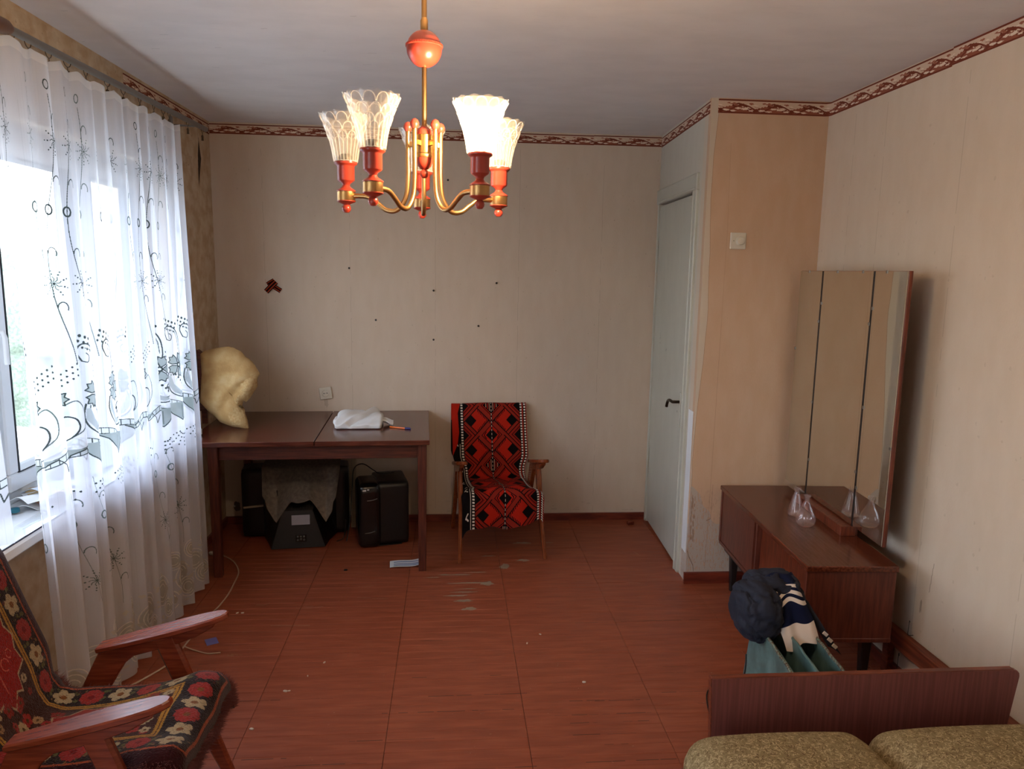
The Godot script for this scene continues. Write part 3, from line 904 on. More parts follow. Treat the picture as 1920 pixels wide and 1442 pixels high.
func paper_borders() -> void:
	var m := cloth_mat(border_image(), 0.75)
	M.border = m
	var strip := func(called: String, a: Vector2, b: Vector2, y0: float, h: float, n: Vector2, label: String, mm: Material) -> void:
		# thin paper band from a to b (plan x, z), its face towards n
		var st := mb()
		var L := a.distance_to(b)
		var d := (b - a) / L
		var uvf := func(p: Vector3) -> Vector2: return Vector2((Vector2(p.x, p.z) - a).dot(d) / 0.36, 1.0 - (p.y - y0) / h)
		var basis := Basis(Vector3(d.x, 0, d.y), Vector3.UP, Vector3(d.x, 0, d.y).cross(Vector3.UP))
		var mid := (a + b) * 0.5 + n * 0.0006
		bx(st, Vector3(mid.x, y0 + h * 0.5, mid.y), Vector3(L, h, 0.0016), 0.0002, basis, uvf)
		struct(st, called, mm, label, "wallpaper border")
	strip.call("trim_1", Vector2(0.002, 0), Vector2(2.34, 0), CEIL - 0.068, 0.058, Vector2(0, 1), "brown scrolled wallpaper border along the top of the far wall", m)
	strip.call("trim_2", Vector2(2.34, 0.0004), Vector2(BACK_W - 0.002, 0.0004), CEIL - 0.066, 0.058, Vector2(0, 1), "short piece of brown border at the right end of the far wall", m)
	strip.call("trim_3", Vector2(door_x(0.003), 0.003), Vector2(door_x(1.02), 1.02), CEIL - 0.070, 0.058, Vector2(-1, 0), "brown wallpaper border above the white door", m)
	strip.call("trim_4", Vector2(PIER_W + 0.034, PIER_Z), Vector2(RIGHT - 0.02, PIER_Z), CEIL - 0.070, 0.066, Vector2(0, 1), "brown wallpaper border on top of the tan pier wall", m)
	# a rounded turn of the paper in the corner, then along the right wall
	var st := mb()
	var y0 := CEIL - 0.070
	st.set_smooth_group(1)
	for k in 6:
		var a0 := PI / 2 * k / 6.0
		var a1 := PI / 2 * (k + 1) / 6.0
		var p0 := Vector3(RIGHT - 0.0212 + 0.02 * sin(a0), 0, PIER_Z + 0.0212 - 0.02 * cos(a0))
		var p1 := Vector3(RIGHT - 0.0212 + 0.02 * sin(a1), 0, PIER_Z + 0.0212 - 0.02 * cos(a1))
		var up := Vector3(0, y0 + 0.066, 0)
		var lo := Vector3(0, y0, 0)
		quad(st, p0 + lo, p1 + lo, p1 + up, p0 + up, Vector2(k * 0.0145, 1), Vector2(k * 0.0145 + 0.0145, 1), Vector2(k * 0.0145 + 0.0145, 0), Vector2(k * 0.0145, 0))
	for seg in [[PIER_Z + 0.0212, 1.95, 0.0], [1.95, 3.3, 0.004], [3.3, 4.9, 0.0]]:
		var uvf := func(p: Vector3) -> Vector2: return Vector2((p.z - PIER_Z) / 0.36, 1.0 - (p.y - y0 - seg[2]) / 0.066)
		st.set_smooth_group(-1)
		bx(st, Vector3(RIGHT - 0.0006, y0 + 0.033 + seg[2], (seg[0] + seg[1]) * 0.5), Vector3(0.0016, 0.066, seg[1] - seg[0]), 0.0002, Basis(), uvf)
	struct(st, "trim_5", m, "brown wallpaper border along the top of the right wall", "wallpaper border")
	strip.call("trim_6", Vector2(0, 1.16), Vector2(0, 0.002), CEIL - 0.075, 0.060, Vector2(1, 0), "brown wallpaper border above the curtain rod, its end peeling", m)

func door() -> void:
	var d := Node3D.new()
	d.name = "door_1"
	add_child(d)
	tag(d, "white painted flush door with a dark lever handle", "door", "", "structure")
	var yaw := atan2(BACK_W - PIER_W, PIER_Z)      # the wall is out of square
	var B := Basis(Vector3.UP, -yaw)
	var at := func(z: float, y: float, out: float) -> Vector3: return Vector3(door_x(z) - out, y, z)
	var st := mb()
	bx(st, at.call(0.437, 1.045, -0.016), Vector3(0.036, 2.055, 0.765), 0.002, B)
	put(st, "leaf", M.white_paint, d)
	st = mb()
	bx(st, at.call(0.868, 1.045, 0.004), Vector3(0.024, 2.09, 0.075), 0.004, B)
	bx(st, at.call(0.850, 1.045, 0.009), Vector3(0.022, 2.09, 0.014), 0.003, B)
	put(st, "side_casing", M.white_paint, d)
	st = mb()
	bx(st, at.call(0.45, 2.130, 0.004), Vector3(0.024, 0.088, 0.90), 0.004, B)
	bx(st, at.call(0.45, 2.096, 0.009), Vector3(0.022, 0.014, 0.86), 0.003, B)
	put(st, "top_casing", M.white_paint, d)
	st = mb()
	bx(st, at.call(0.032, 1.045, 0.002), Vector3(0.02, 2.09, 0.024), 0.003, B)
	put(st, "hinge_jamb", M.white_paint, d)
	for y in [1.81, 0.46]:
		st = mb()
		lathe(st, [Vector2(0, -0.05), Vector2(0.006, -0.048), Vector2(0.007, -0.045), Vector2(0.007, -0.002), Vector2(0.0055, -0.001), Vector2(0.0055, 0.001), Vector2(0.007, 0.002), Vector2(0.007, 0.045), Vector2(0.004, 0.05), Vector2(0, 0.051)], at.call(0.056, y, 0.010), 12)
		put(st, "hinge", M.white_paint, d)
	# lever handle: long plate, neck and a drooping lever
	st = mb()
	var hz := 0.755
	bx(st, at.call(hz, 0.90, 0.004), Vector3(0.006, 0.20, 0.034), 0.002, B)
	put(st, "handle_plate", M.white_paint, d)
	st = mb()
	var hx := door_x(hz)
	tube(st, bez([Vector3(hx - 0.004, 0.945, hz), Vector3(hx - 0.03, 0.945, hz), Vector3(hx - 0.044, 0.944, hz - 0.012), Vector3(hx - 0.046, 0.946, hz - 0.05), Vector3(hx - 0.045, 0.938, hz - 0.085), Vector3(hx - 0.044, 0.915, hz - 0.108), Vector3(hx - 0.044, 0.897, hz - 0.115)], 6), 0.0085, 10)
	put(st, "lever_handle", M.bronze, d)
	# strip of bare white wall board showing beside the casing
	st = mb()
	bx(st, at.call(0.975, 0.55, 0.0008), Vector3(0.0016, 0.78, 0.085), 0.0003, B)
	put(st, "bare_strip", M.paper_white, d)

func window() -> void:
	var w := Node3D.new()
	w.name = "window_1"
	add_child(w)
	tag(w, "white plastic window of several panes behind the sheer curtain", "window", "", "structure")
	var X := -0.16
	var st := mb()
	var y0 := 0.79
	var y1 := 2.14
	var z0 := 0.76
	var z1 := 2.92
	# fixed outer frame
	for q in [[z0, z1, y0, y0 + 0.06], [z0, z1, y1 - 0.06, y1], [z0, z0 + 0.06, y0 + 0.06, y1 - 0.06], [z1 - 0.06, z1, y0 + 0.06, y1 - 0.06], [1.345, 1.415, y0 + 0.06, y1 - 0.06], [2.035, 2.105, y0 + 0.06, y1 - 0.06]]:
		b2(st, Vector3(X - 0.035, q[2], q[0]), Vector3(X + 0.035, q[3], q[1]), 0.004)
	put(st, "frame", M.pvc, w)
	for q in [[0.82, 1.345], [1.415, 2.035], [2.105, 2.86]]:
		var sash := mb()
		var a: float = q[0] - 0.012
		var b: float = q[1] + 0.012
		var lo := y0 + 0.048
		var hi := y1 - 0.048
		for r in [[a, b, lo, lo + 0.065], [a, b, hi - 0.065, hi], [a, a + 0.06, lo + 0.065, hi - 0.065], [b - 0.06, b, lo + 0.065, hi - 0.065]]:
			b2(sash, Vector3(X - 0.02, r[2], r[0]), Vector3(X + 0.052, r[3], r[1]), 0.006)
		var s := put(sash, "sash", M.pvc, w)
		var pane := mb()
		b2(pane, Vector3(X + 0.005, lo + 0.06, a + 0.055), Vector3(X + 0.009, hi - 0.06, b - 0.055), 0.0)
		put(pane, "pane", M.pane, s)
		var g := mb()
		for r in [[a + 0.058, b - 0.058, lo + 0.064, lo + 0.069], [a + 0.058, b - 0.058, hi - 0.069, hi - 0.064], [a + 0.058, a + 0.064, lo + 0.069, hi - 0.069], [b - 0.064, b - 0.058, lo + 0.069, hi - 0.069]]:
			b2(g, Vector3(X - 0.016, r[2], r[0]), Vector3(X + 0.0535, r[3], r[1]), 0.0)
		put(g, "gasket", M.gasket, s)
	balcony_door(X)
	st = mb()
	bx(st, Vector3(X + 0.058, 1.42, 2.085), Vector3(0.012, 0.07, 0.03), 0.004)
	tube(st, [Vector3(X + 0.06, 1.42, 2.085), Vector3(X + 0.095, 1.42, 2.085), Vector3(X + 0.10, 1.40, 2.085), Vector3(X + 0.10, 1.31, 2.085)], 0.009, 10)
	put(st, "window_handle", M.pvc, w)
	st = mb()
	b2(st, Vector3(X + 0.01, 0.748, 0.70), Vector3(0.112, 0.790, 2.98), 0.008)
	var sill := put(st, "window_sill", M.pvc)
	tag(sill, "wide white window sill reaching into the room", "window sill", "", "structure")

func balcony_door(X: float) -> void:
	var w := Node3D.new()
	w.name = "door_2"
	add_child(w)
	tag(w, "white glazed balcony door beside the photographer, outside the picture", "balcony door", "", "structure")
	var st := mb()
	for q in [[4.18, 5.80, 0.08, 0.14], [4.18, 5.80, 2.08, 2.14], [4.18, 4.24, 0.14, 2.08], [5.74, 5.80, 0.14, 2.08], [4.97, 5.02, 0.14, 2.08]]:
		b2(st, Vector3(X - 0.035, q[2], q[0]), Vector3(X + 0.035, q[3], q[1]), 0.004)
	put(st, "frame", M.pvc, w)
	for q in [[4.23, 4.98], [5.01, 5.75]]:
		st = mb()
		for r in [[q[0], q[1], 0.13, 0.20], [q[0], q[1], 2.02, 2.09], [q[0], q[0] + 0.06, 0.20, 2.02], [q[1] - 0.06, q[1], 0.20, 2.02]]:
			b2(st, Vector3(X - 0.02, r[2], r[0]), Vector3(X + 0.05, r[3], r[1]), 0.005)
		var s := put(st, "leaf", M.pvc, w)
		st = mb()
		b2(st, Vector3(X + 0.005, 0.195, q[0] + 0.055), Vector3(X + 0.009, 2.025, q[1] - 0.055), 0.0)
		put(st, "pane", M.pane, s)

# ---------------------------------------------------------------- curtain
func curtain_image() -> Image:
	var W := 2048
	var H := 2048
	var im := canvas(W, H, Color(0.95, 0.96, 0.97, 0.58))
	var sx := W / 2.6
	var sy := H / 2.3
	# weave: faint threads
	for k in 1400:
		var x := rng.randi_range(0, W - 1)
		im.fill_rect(Rect2i(x, rng.randi_range(0, H - 400), 1, rng.randi_range(60, 400)), Color(0.93, 0.94, 0.95, 0.53 + 0.1 * rng.randf()))
	var dark := Color(0.25, 0.28, 0.27, 1.0)
	var mid := Color(0.38, 0.42, 0.40, 1.0)
	var leafc := Color(0.60, 0.64, 0.62, 0.90)
	var P := func(x: float, d: float) -> Vector2: return Vector2(x * sx, d * sy)   # d: metres below the top hem
	var star := func(x: float, d: float, s: float, c: Color) -> void:
		for i in 9:
			var a := TAU * i / 9.0 + 0.3
			var e := Vector2(cos(a) * s * sx, sin(a) * s * sy)
			var p: Vector2 = P.call(x, d)
			stroke(im, [p + e * 0.15, p + e * 0.4 + Vector2(-e.y, e.x) * 0.12, p + e * 0.62], 2.0, c)
			disc(im, p + e * 0.82, 2.4, c)
			disc(im, p + e * 1.08, 2.0, c)
		disc(im, P.call(x, d), 4, c)
	# wavering stems with loops, hooks, rings and stars
	for k in 13:
		var x0 := 0.1 + 0.2 * k
		var ph := 0.0 if k % 2 == 0 else 0.9
		var c := dark if k % 3 != 1 else mid
		var fx := func(d: float) -> float: return x0 + 0.034 * sin(TAU * d / 0.86 + ph)
		var pts := []
		for i in 60:
			var d := 0.12 + 0.88 * i / 59.0
			pts.append(P.call(fx.call(d), d))
		stroke(im, pts, 2.4, c)
		stroke(im, arc(P.call(fx.call(0.10), 0.09), 9, 0, TAU, 14, 13), 3.4, c)
		for d in [0.19, 0.39, 0.62, 0.80]:
			stroke(im, arc(P.call(fx.call(d) + 0.018, d + 0.01), 12, PI, TAU + 0.5, 8, 17), 3.0, c)
		star.call(fx.call(0.27) + 0.01, 0.27, 0.042, c)
		star.call(fx.call(0.73) + 0.01, 0.73, 0.040, c)
		stroke(im, arc(P.call(fx.call(0.49), 0.49), 10, 0, TAU, 16, 14), 5.0, c)
		# below the flower band the stems go on, thinner
		pts = []
		for i in 50:
			var d := 1.42 + 0.56 * i / 49.0
			pts.append(P.call(fx.call(d), d))
		stroke(im, pts, 1.6, mid)
		stroke(im, arc(P.call(fx.call(1.57), 1.57), 9, 0, TAU, 16, 13), 4.2, mid)
		for d in [1.50, 1.68, 1.88]: stroke(im, arc(P.call(fx.call(d) + 0.018, d), 13, PI, TAU + 0.5, 8, 18), 2.6, mid)
		star.call(fx.call(1.79), 1.79, 0.036, mid)
	# the flower band
	for k in 9:
		var x := 0.145 + 0.289 * k
		var B := 1.12
		var Q := func(a: float, b: float) -> Vector2: return P.call(x + a, B + b)
		# dotted spray and upper scroll
		for i in 5:
			for j in 3: disc(im, Q.call(-0.072 + 0.017 * i - 0.006 * j, -0.215 + 0.018 * j + 0.006 * i), 4.0 - 0.5 * j, dark, 5.0 - 0.5 * j)
		stroke(im, smooth2([Q.call(-0.055, -0.12), Q.call(-0.068, -0.155), Q.call(-0.05, -0.18), Q.call(-0.015, -0.17), Q.call(0.008, -0.13), Q.call(0.014, -0.07), Q.call(0.004, -0.03)]), 4.2, dark)
		stroke(im, smooth2([Q.call(-0.055, -0.12), Q.call(-0.035, -0.115), Q.call(-0.028, -0.135), Q.call(-0.04, -0.148)]), 3.0, dark)
		stroke(im, [Q.call(-0.042, -0.165), Q.call(-0.012, -0.155), Q.call(0.0, -0.12), Q.call(0.004, -0.07)], 2.6, mid)
		for i in 6:
			for j in 3: disc(im, Q.call(0.028 + 0.016 * i, -0.075 - 0.011 * i + 0.02 * j), 2.6, dark, 3.2)
		# flower of five petals
		for i in 5:
			var a := TAU * i / 5.0 - PI / 2 + 0.35
			var t := Vector2(cos(a), sin(a))
			var n := Vector2(-t.y, t.x)
			var petal := []
			for q in [[0.008, 0.0], [0.028, 0.017], [0.050, 0.021], [0.047, 0.010], [0.060, 0.0], [0.048, -0.009], [0.052, -0.022], [0.030, -0.018]]:
				var v: Vector2 = t * q[0] + n * q[1]
				petal.append(Q.call(v.x, v.y))
			poly(im, petal, leafc)
			petal.append(petal[0])
			stroke(im, petal, 3.4, dark)
		disc(im, Q.call(0, 0), 9, dark, 11)
		disc(im, Q.call(0, 0), 4, Color(0.9, 0.92, 0.92, 0.9), 5)
		# big scroll below
		var s1 := [Q.call(-0.055, 0.035), Q.call(-0.062, 0.08), Q.call(-0.045, 0.125), Q.call(0.0, 0.15), Q.call(0.05, 0.142), Q.call(0.078, 0.11), Q.call(0.074, 0.075), Q.call(0.045, 0.062), Q.call(0.022, 0.08), Q.call(0.034, 0.098)]
		stroke(im, smooth2(s1), 3.6, dark)
		var s2 := [Q.call(-0.042, 0.04), Q.call(-0.044, 0.08), Q.call(-0.026, 0.112), Q.call(0.008, 0.128), Q.call(0.042, 0.122)]
		stroke(im, smooth2(s2), 3.4, mid)
		stroke(im, smooth2([Q.call(0.05, 0.142), Q.call(0.098, 0.105), Q.call(0.104, 0.05), Q.call(0.08, 0.01), Q.call(0.05, 0.02)]), 3.4, mid)
		poly(im, [Q.call(-0.055, 0.05), Q.call(-0.058, 0.09), Q.call(-0.03, 0.13), Q.call(0.01, 0.145), Q.call(0.04, 0.135), Q.call(0.0, 0.12), Q.call(-0.03, 0.09), Q.call(-0.042, 0.05)], Color(0.66, 0.69, 0.68, 0.88))
		stroke(im, smooth2(s1), 4.2, dark)
		for i in 5: disc(im, Q.call(-0.02 + 0.012 * i, 0.045 + 0.014 * i), 3.6, dark, 4.4)
		disc(im, Q.call(0.03, 0.085), 4, dark, 5)
		# scalloped ladder edge
		var e0 := []
		var e1 := []
		for i in 13:
			var t := i / 12.0
			var yy := 0.150 + 0.026 * sin(PI * t) - 0.014 * sin(TAU * t)
			e0.append(Q.call(-0.1445 + 0.289 * t, yy))
			e1.append(Q.call(-0.1445 + 0.289 * t, yy + 0.022))
		for i in 12: poly(im, [e0[i], e0[i + 1], e1[i + 1], e1[i]], Color(0.84, 0.87, 0.86, 0.88))
		stroke(im, e0, 2.4, dark)
		stroke(im, e1, 2.8, dark)
		for i in 13: line(im, e0[i], e1[i], 2.4, dark)
		# hanging leaf points
		var lf := [Q.call(-0.11, 0.175), Q.call(-0.075, 0.195), Q.call(-0.05, 0.225), Q.call(0.0, 0.262), Q.call(0.035, 0.225), Q.call(0.05, 0.20), Q.call(0.095, 0.18)]
		poly(im, lf, leafc)
		stroke(im, lf, 3.4, dark)
		line(im, Q.call(0.0, 0.19), Q.call(0.0, 0.25), 2.0, mid)
		stroke(im, [Q.call(0.095, 0.18), Q.call(0.12, 0.20), Q.call(0.125, 0.225), Q.call(0.145, 0.19)], 2.8, dark)
		# fan of dots under it
		for i in 7:
			var a := PI * (0.1 + 0.8 * i / 6.0)
			for j in 4: disc(im, Q.call(cos(a) * (0.02 + 0.016 * j), 0.31 + sin(a) * (0.02 + 0.018 * j)), 2.6, dark, 3.2)
		# lace scrolls along the bottom hem
		var L := 2.13
		for q in [[-0.07, 0.0, 0.050], [0.06, -0.02, 0.058], [0.0, -0.11, 0.036], [0.10, 0.07, 0.036], [-0.03, 0.075, 0.042]]:
			var c0: Vector2 = P.call(x + q[0], L + q[1])
			blot(im, c0, q[2] * sx, q[2] * sy * 1.2, Color(0.82, 0.81, 0.76, 0.72), 0.3)
			for rr in [1.0, 0.72, 0.45]: stroke(im, arc(c0, q[2] * sx * rr, 0.6, 0.6 + TAU * 0.85, 20, q[2] * sy * 1.2 * rr), 2.6, Color(0.90, 0.88, 0.82, 0.97))
		for i in 24:
			blot(im, P.call(x - 0.14 + 0.28 * rng.randf(), 2.02 + 0.26 * rng.randf()), 8 + rng.randf() * 9, 5 + rng.randf() * 8, Color(0.84, 0.82, 0.76, 0.82), 0.6)
	# plain top hem
	im.fill_rect(Rect2i(0, 0, W, 26), Color(0.93, 0.93, 0.92, 0.72))
	return im

func smooth2(pts: Array) -> Array:
	var a := []
	for p in pts: a.append(Vector3(p.x, p.y, 0))
	var out := []
	for q in bez(a, 5): out.append(Vector2(q.x, q.y))
	return out

func curtains() -> void:
	var im := curtain_image()
	var m := mat(Color.WHITE, 0.8, 0.0, 0.2)
	m.albedo_texture = tex(im)
	m.transparency = BaseMaterial3D.TRANSPARENCY_ALPHA
	m.backlight_enabled = true
	m.backlight = Color(0.95, 0.96, 1.0)
	m.cull_mode = BaseMaterial3D.CULL_DISABLED
	M.tulle = m
	# rod on two brackets, in two pieces joined by a brown collar
	var rod := thing("curtain_rod", "grey metal curtain rod with brown collar under the stained wall top", "curtain rod", Vector3(0.12, 2.35, 1.3))
	var ry := func(z: float) -> float: return 2.388 - 0.035 * (z - 0.45) / 1.8
	var st := mb()
	tube(st, [Vector3(0, ry.call(0.44) - 2.35, 0.44 - 1.3), Vector3(0, ry.call(1.4) - 2.35, 1.4 - 1.3), Vector3(0, ry.call(3.75) - 2.35, 3.75 - 1.3)], 0.0135, 14)
	put(st, "pole", M.rod, rod)
	st = mb()
	tube(st, [Vector3(0, ry.call(2.24) - 2.35, 0.94), Vector3(0, ry.call(2.26) - 2.35, 0.96), Vector3(0, ry.call(2.33) - 2.35, 1.03), Vector3(0, ry.call(2.36) - 2.35, 1.06)], [0.017, 0.023, 0.023, 0.018], 16)
	put(st, "collar", M.rod_brown, rod)
	for z in [0.62, 2.42]:
		st = mb()
		bx(st, Vector3(-0.116, ry.call(z) - 2.35, z - 1.3), Vector3(0.008, 0.07, 0.03), 0.002)
		tube(st, [Vector3(-0.114, ry.call(z) - 2.35 - 0.01, z - 1.3), Vector3(-0.03, ry.call(z) - 2.35 - 0.012, z - 1.3), Vector3(0.0, ry.call(z) - 2.35 - 0.014, z - 1.3)], 0.005, 8)
		put(st, "bracket", M.rod, rod)
	# rings with clips
	var ordinal := ["first", "second", "third", "fourth", "fifth", "sixth", "seventh", "eighth", "ninth", "tenth", "eleventh"]
	var zs := [2.23, 2.14, 2.02, 1.90, 1.77, 1.60, 1.46, 1.30, 1.15, 1.04, 0.97, 0.72, 0.50]
	for i in zs.size():
		var z: float = zs[i]
		var far := "small brass ring with clip, the %s along the rod counting from its brown collar" % ordinal[mini(i, 10)]
		if i == 12: far = "empty ring and clip at the far end of the curtain rod"
		elif i == 11: far = "empty ring with a clip beside the curtain's far edge"
		elif i == 0: far = "small brass ring with clip right beside the rod's brown collar"
		var t := thing("curtain_ring", far, "curtain ring", Vector3(0.12, ry.call(z), z), 90.0 + 16.0 * (hsh(i) - 0.5), "rings with clips on the curtain rod")
		st = mb()
		var pts := []
		for k in 25: pts.append(Vector3(sin(TAU * k / 24.0) * 0.021, -0.0075 + cos(TAU * k / 24.0) * 0.021, 0))
		tube(st, pts, 0.0015, 6)
		put(st, "ring", M.clip, t)
		st = mb()
		tube(st, [Vector3(0, -0.028, 0), Vector3(0, -0.036, 0.001), Vector3(0.0, -0.042, 0)], 0.0016, 6)
		for s in [-1.0, 1.0]:
			bar(st, Vector3(0.003 * s, -0.040, 0.0), Vector3(0.007 * s, -0.050, 0.0), 0.0016, 0.008, 0.0016, 0.010, 0.0003)
			bar(st, Vector3(0.002 * s, -0.044, 0.0), Vector3(0.0025 * s, -0.068, 0.0), 0.0018, 0.009, 0.0018, 0.011, 0.0003)
		put(st, "clip", M.clip, t)
	# the sheer cloth: gathered folds that deepen downwards
	var make := func(za: float, zb: float, zc: float, zd: float, folds: float, sd: float, nu: int, part: float) -> SurfaceTool:
		var s := mb()
		var f := func(u: float, v1: float) -> Vector3:
			var v := v1 * part
			var deep := lerpf(0.010, 0.026, smoothstep(0.0, 0.7, v))
			var ph := TAU * folds * u
			var o := sin(ph + 0.9 * sin(ph * 0.37 + sd) + 0.5 * v) * deep + sin(ph * 1.73 + sd * 2.0 + 0.6 * v) * deep * 0.45 + sin(ph * 0.31 + sd) * 0.008 * v
			var zn := lerpf(za, zc, v)
			var z := lerpf(zn, lerpf(zb, zd, v), u + 0.018 * sin(ph * 1.0 + sd) * v * 0.6)
			var y := lerpf(2.318, 0.02, v)
			# the top hem sags between the clips
			y -= (1.0 - smoothstep(0.0, 0.12, v)) * 0.018 * absf(sin(PI * u * 11.0))
			var x := 0.155 + o + 0.012 * v
			return Vector3(maxf(x, 0.122), y + 0.01 * sin(ph * 0.5) * smoothstep(0.85, 1.0, v1), z)
		sheet(s, nu, 46, f, 0.0, Vector2(1.0 if part == 1.0 else 0.22, part))
		return s
	st = make.call(2.44, 0.965, 2.37, 0.985, 11.0, 0.7, 260, 1.0)
	var c := put(st, "sheer_curtain", m)
	tag(c, "long white sheer curtain embroidered with grey flowers and stems", "curtain")
	st = make.call(2.86, 2.60, 2.84, 2.53, 2.0, 2.1, 60, 0.64)
	c = put(st, "sheer_curtain", m)
	tag(c, "second sheer curtain panel, of which only the edge shows beside the window", "curtain")

# ---------------------------------------------------------------- furniture
func dining_table() -> void:
	var t := thing("dining_table", "dark brown varnished table with split top, under the far wall's socket", "table", Vector3(0.72, 0, 0.45), 2.2)
	var X0 := -0.66
	var X1 := 0.605
	var split := 0.0
	for q in [[X0, split - 0.0025], [split + 0.0025, X1]]:
		var st := mb()
		b2(st, Vector3(q[0], 0.724, -0.425), Vector3(q[1], 0.750, 0.425), 0.002)
		put(st, "table_leaf", M.table_top, t)
	var st2 := mb()
	b2(st2, Vector3(-0.50, 0.640, 0.345), Vector3(0.54, 0.722, 0.365), 0.002)
	put(st2, "front_apron", M.table_wood, t)
	st2 = mb()
	b2(st2, Vector3(-0.50, 0.640, -0.365), Vector3(0.54, 0.722, -0.345), 0.002)
	put(st2, "rear_apron", M.table_wood, t)
	for x in [-0.52, 0.555]:
		st2 = mb()
		b2(st2, Vector3(x - 0.01, 0.640, -0.345), Vector3(x + 0.01, 0.722, 0.345), 0.002)
		put(st2, "side_apron", M.table_wood, t)
	for x in [-0.525, 0.565]:
		for z in [-0.365, 0.375]:
			st2 = mb()
			bar(st2, Vector3(x, 0.0, z), Vector3(x, 0.722, z), 0.042, 0.042, 0.050, 0.050, 0.003)
			put(st2, "leg", M.table_leg, t)

func vanity() -> void:
	# local z runs along the wall towards the camera, local x towards the wall
	var t := thing("vanity_cabinet", "low dark brown vanity cabinet with sliding doors on tapered black legs", "cabinet", Vector3(3.035, 0, 1.60), -3.1)
	var L := 0.54
	var w := 0.182
	var st := mb()
	b2(st, Vector3(-w, 0.526, -L), Vector3(w, 0.550, L), 0.003)
	put(st, "top", M.vanity_top, t)
	for z in [-L + 0.012, L - 0.018]:
		st = mb()
		b2(st, Vector3(-w + 0.006, 0.245, z - 0.010), Vector3(w - 0.004, 0.526, z + 0.010), 0.002)
		put(st, "end_panel", M.vanity, t)
	st = mb()
	b2(st, Vector3(-w + 0.008, 0.232, -L + 0.004), Vector3(w - 0.004, 0.250, L - 0.006), 0.002)
	put(st, "bottom_board", M.vanity, t)
	st = mb()
	b2(st, Vector3(w - 0.012, 0.25, -L + 0.02), Vector3(w - 0.006, 0.526, L - 0.03), 0.001)
	put(st, "back_panel", M.vanity, t)
	st = mb()
	b2(st, Vector3(-w + 0.007, 0.25, -0.02), Vector3(w - 0.012, 0.526, -0.004), 0.001)
	b2(st, Vector3(-w + 0.007, 0.25, -0.062), Vector3(-w + 0.022, 0.526, -0.044), 0.001)
	put(st, "partition", M.vanity, t)
	st = mb()
	b2(st, Vector3(-w + 0.010, 0.252, -L + 0.024), Vector3(-w + 0.024, 0.522, -0.066), 0.002)
	put(st, "sliding_door", M.vanity, t)
	st = mb()
	b2(st, Vector3(-w + 0.026, 0.252, 0.0), Vector3(-w + 0.038, 0.522, L - 0.03), 0.002)
	put(st, "sliding_door", M.vanity_door, t, "redder sliding door set back behind the front edge")
	st = mb()
	b2(st, Vector3(-w + 0.02, 0.212, -L + 0.06), Vector3(-w + 0.045, 0.232, L - 0.05), 0.002)
	b2(st, Vector3(w - 0.045, 0.212, -L + 0.06), Vector3(w - 0.02, 0.232, L - 0.05), 0.002)
	b2(st, Vector3(-w + 0.045, 0.212, -L + 0.06), Vector3(w - 0.045, 0.232, -L + 0.085), 0.002)
	b2(st, Vector3(-w + 0.045, 0.212, L - 0.075), Vector3(w - 0.045, 0.232, L - 0.05), 0.002)
	put(st, "leg_frame", M.black_leg, t)
	for x in [-w + 0.065, w - 0.06]:
		for z in [-L + 0.09, L - 0.09]:
			st = mb()
			bar(st, Vector3(x, 0.0, z), Vector3(x, 0.214, z), 0.026, 0.026, 0.042, 0.042, 0.004)
			put(st, "leg", M.black_leg, t)

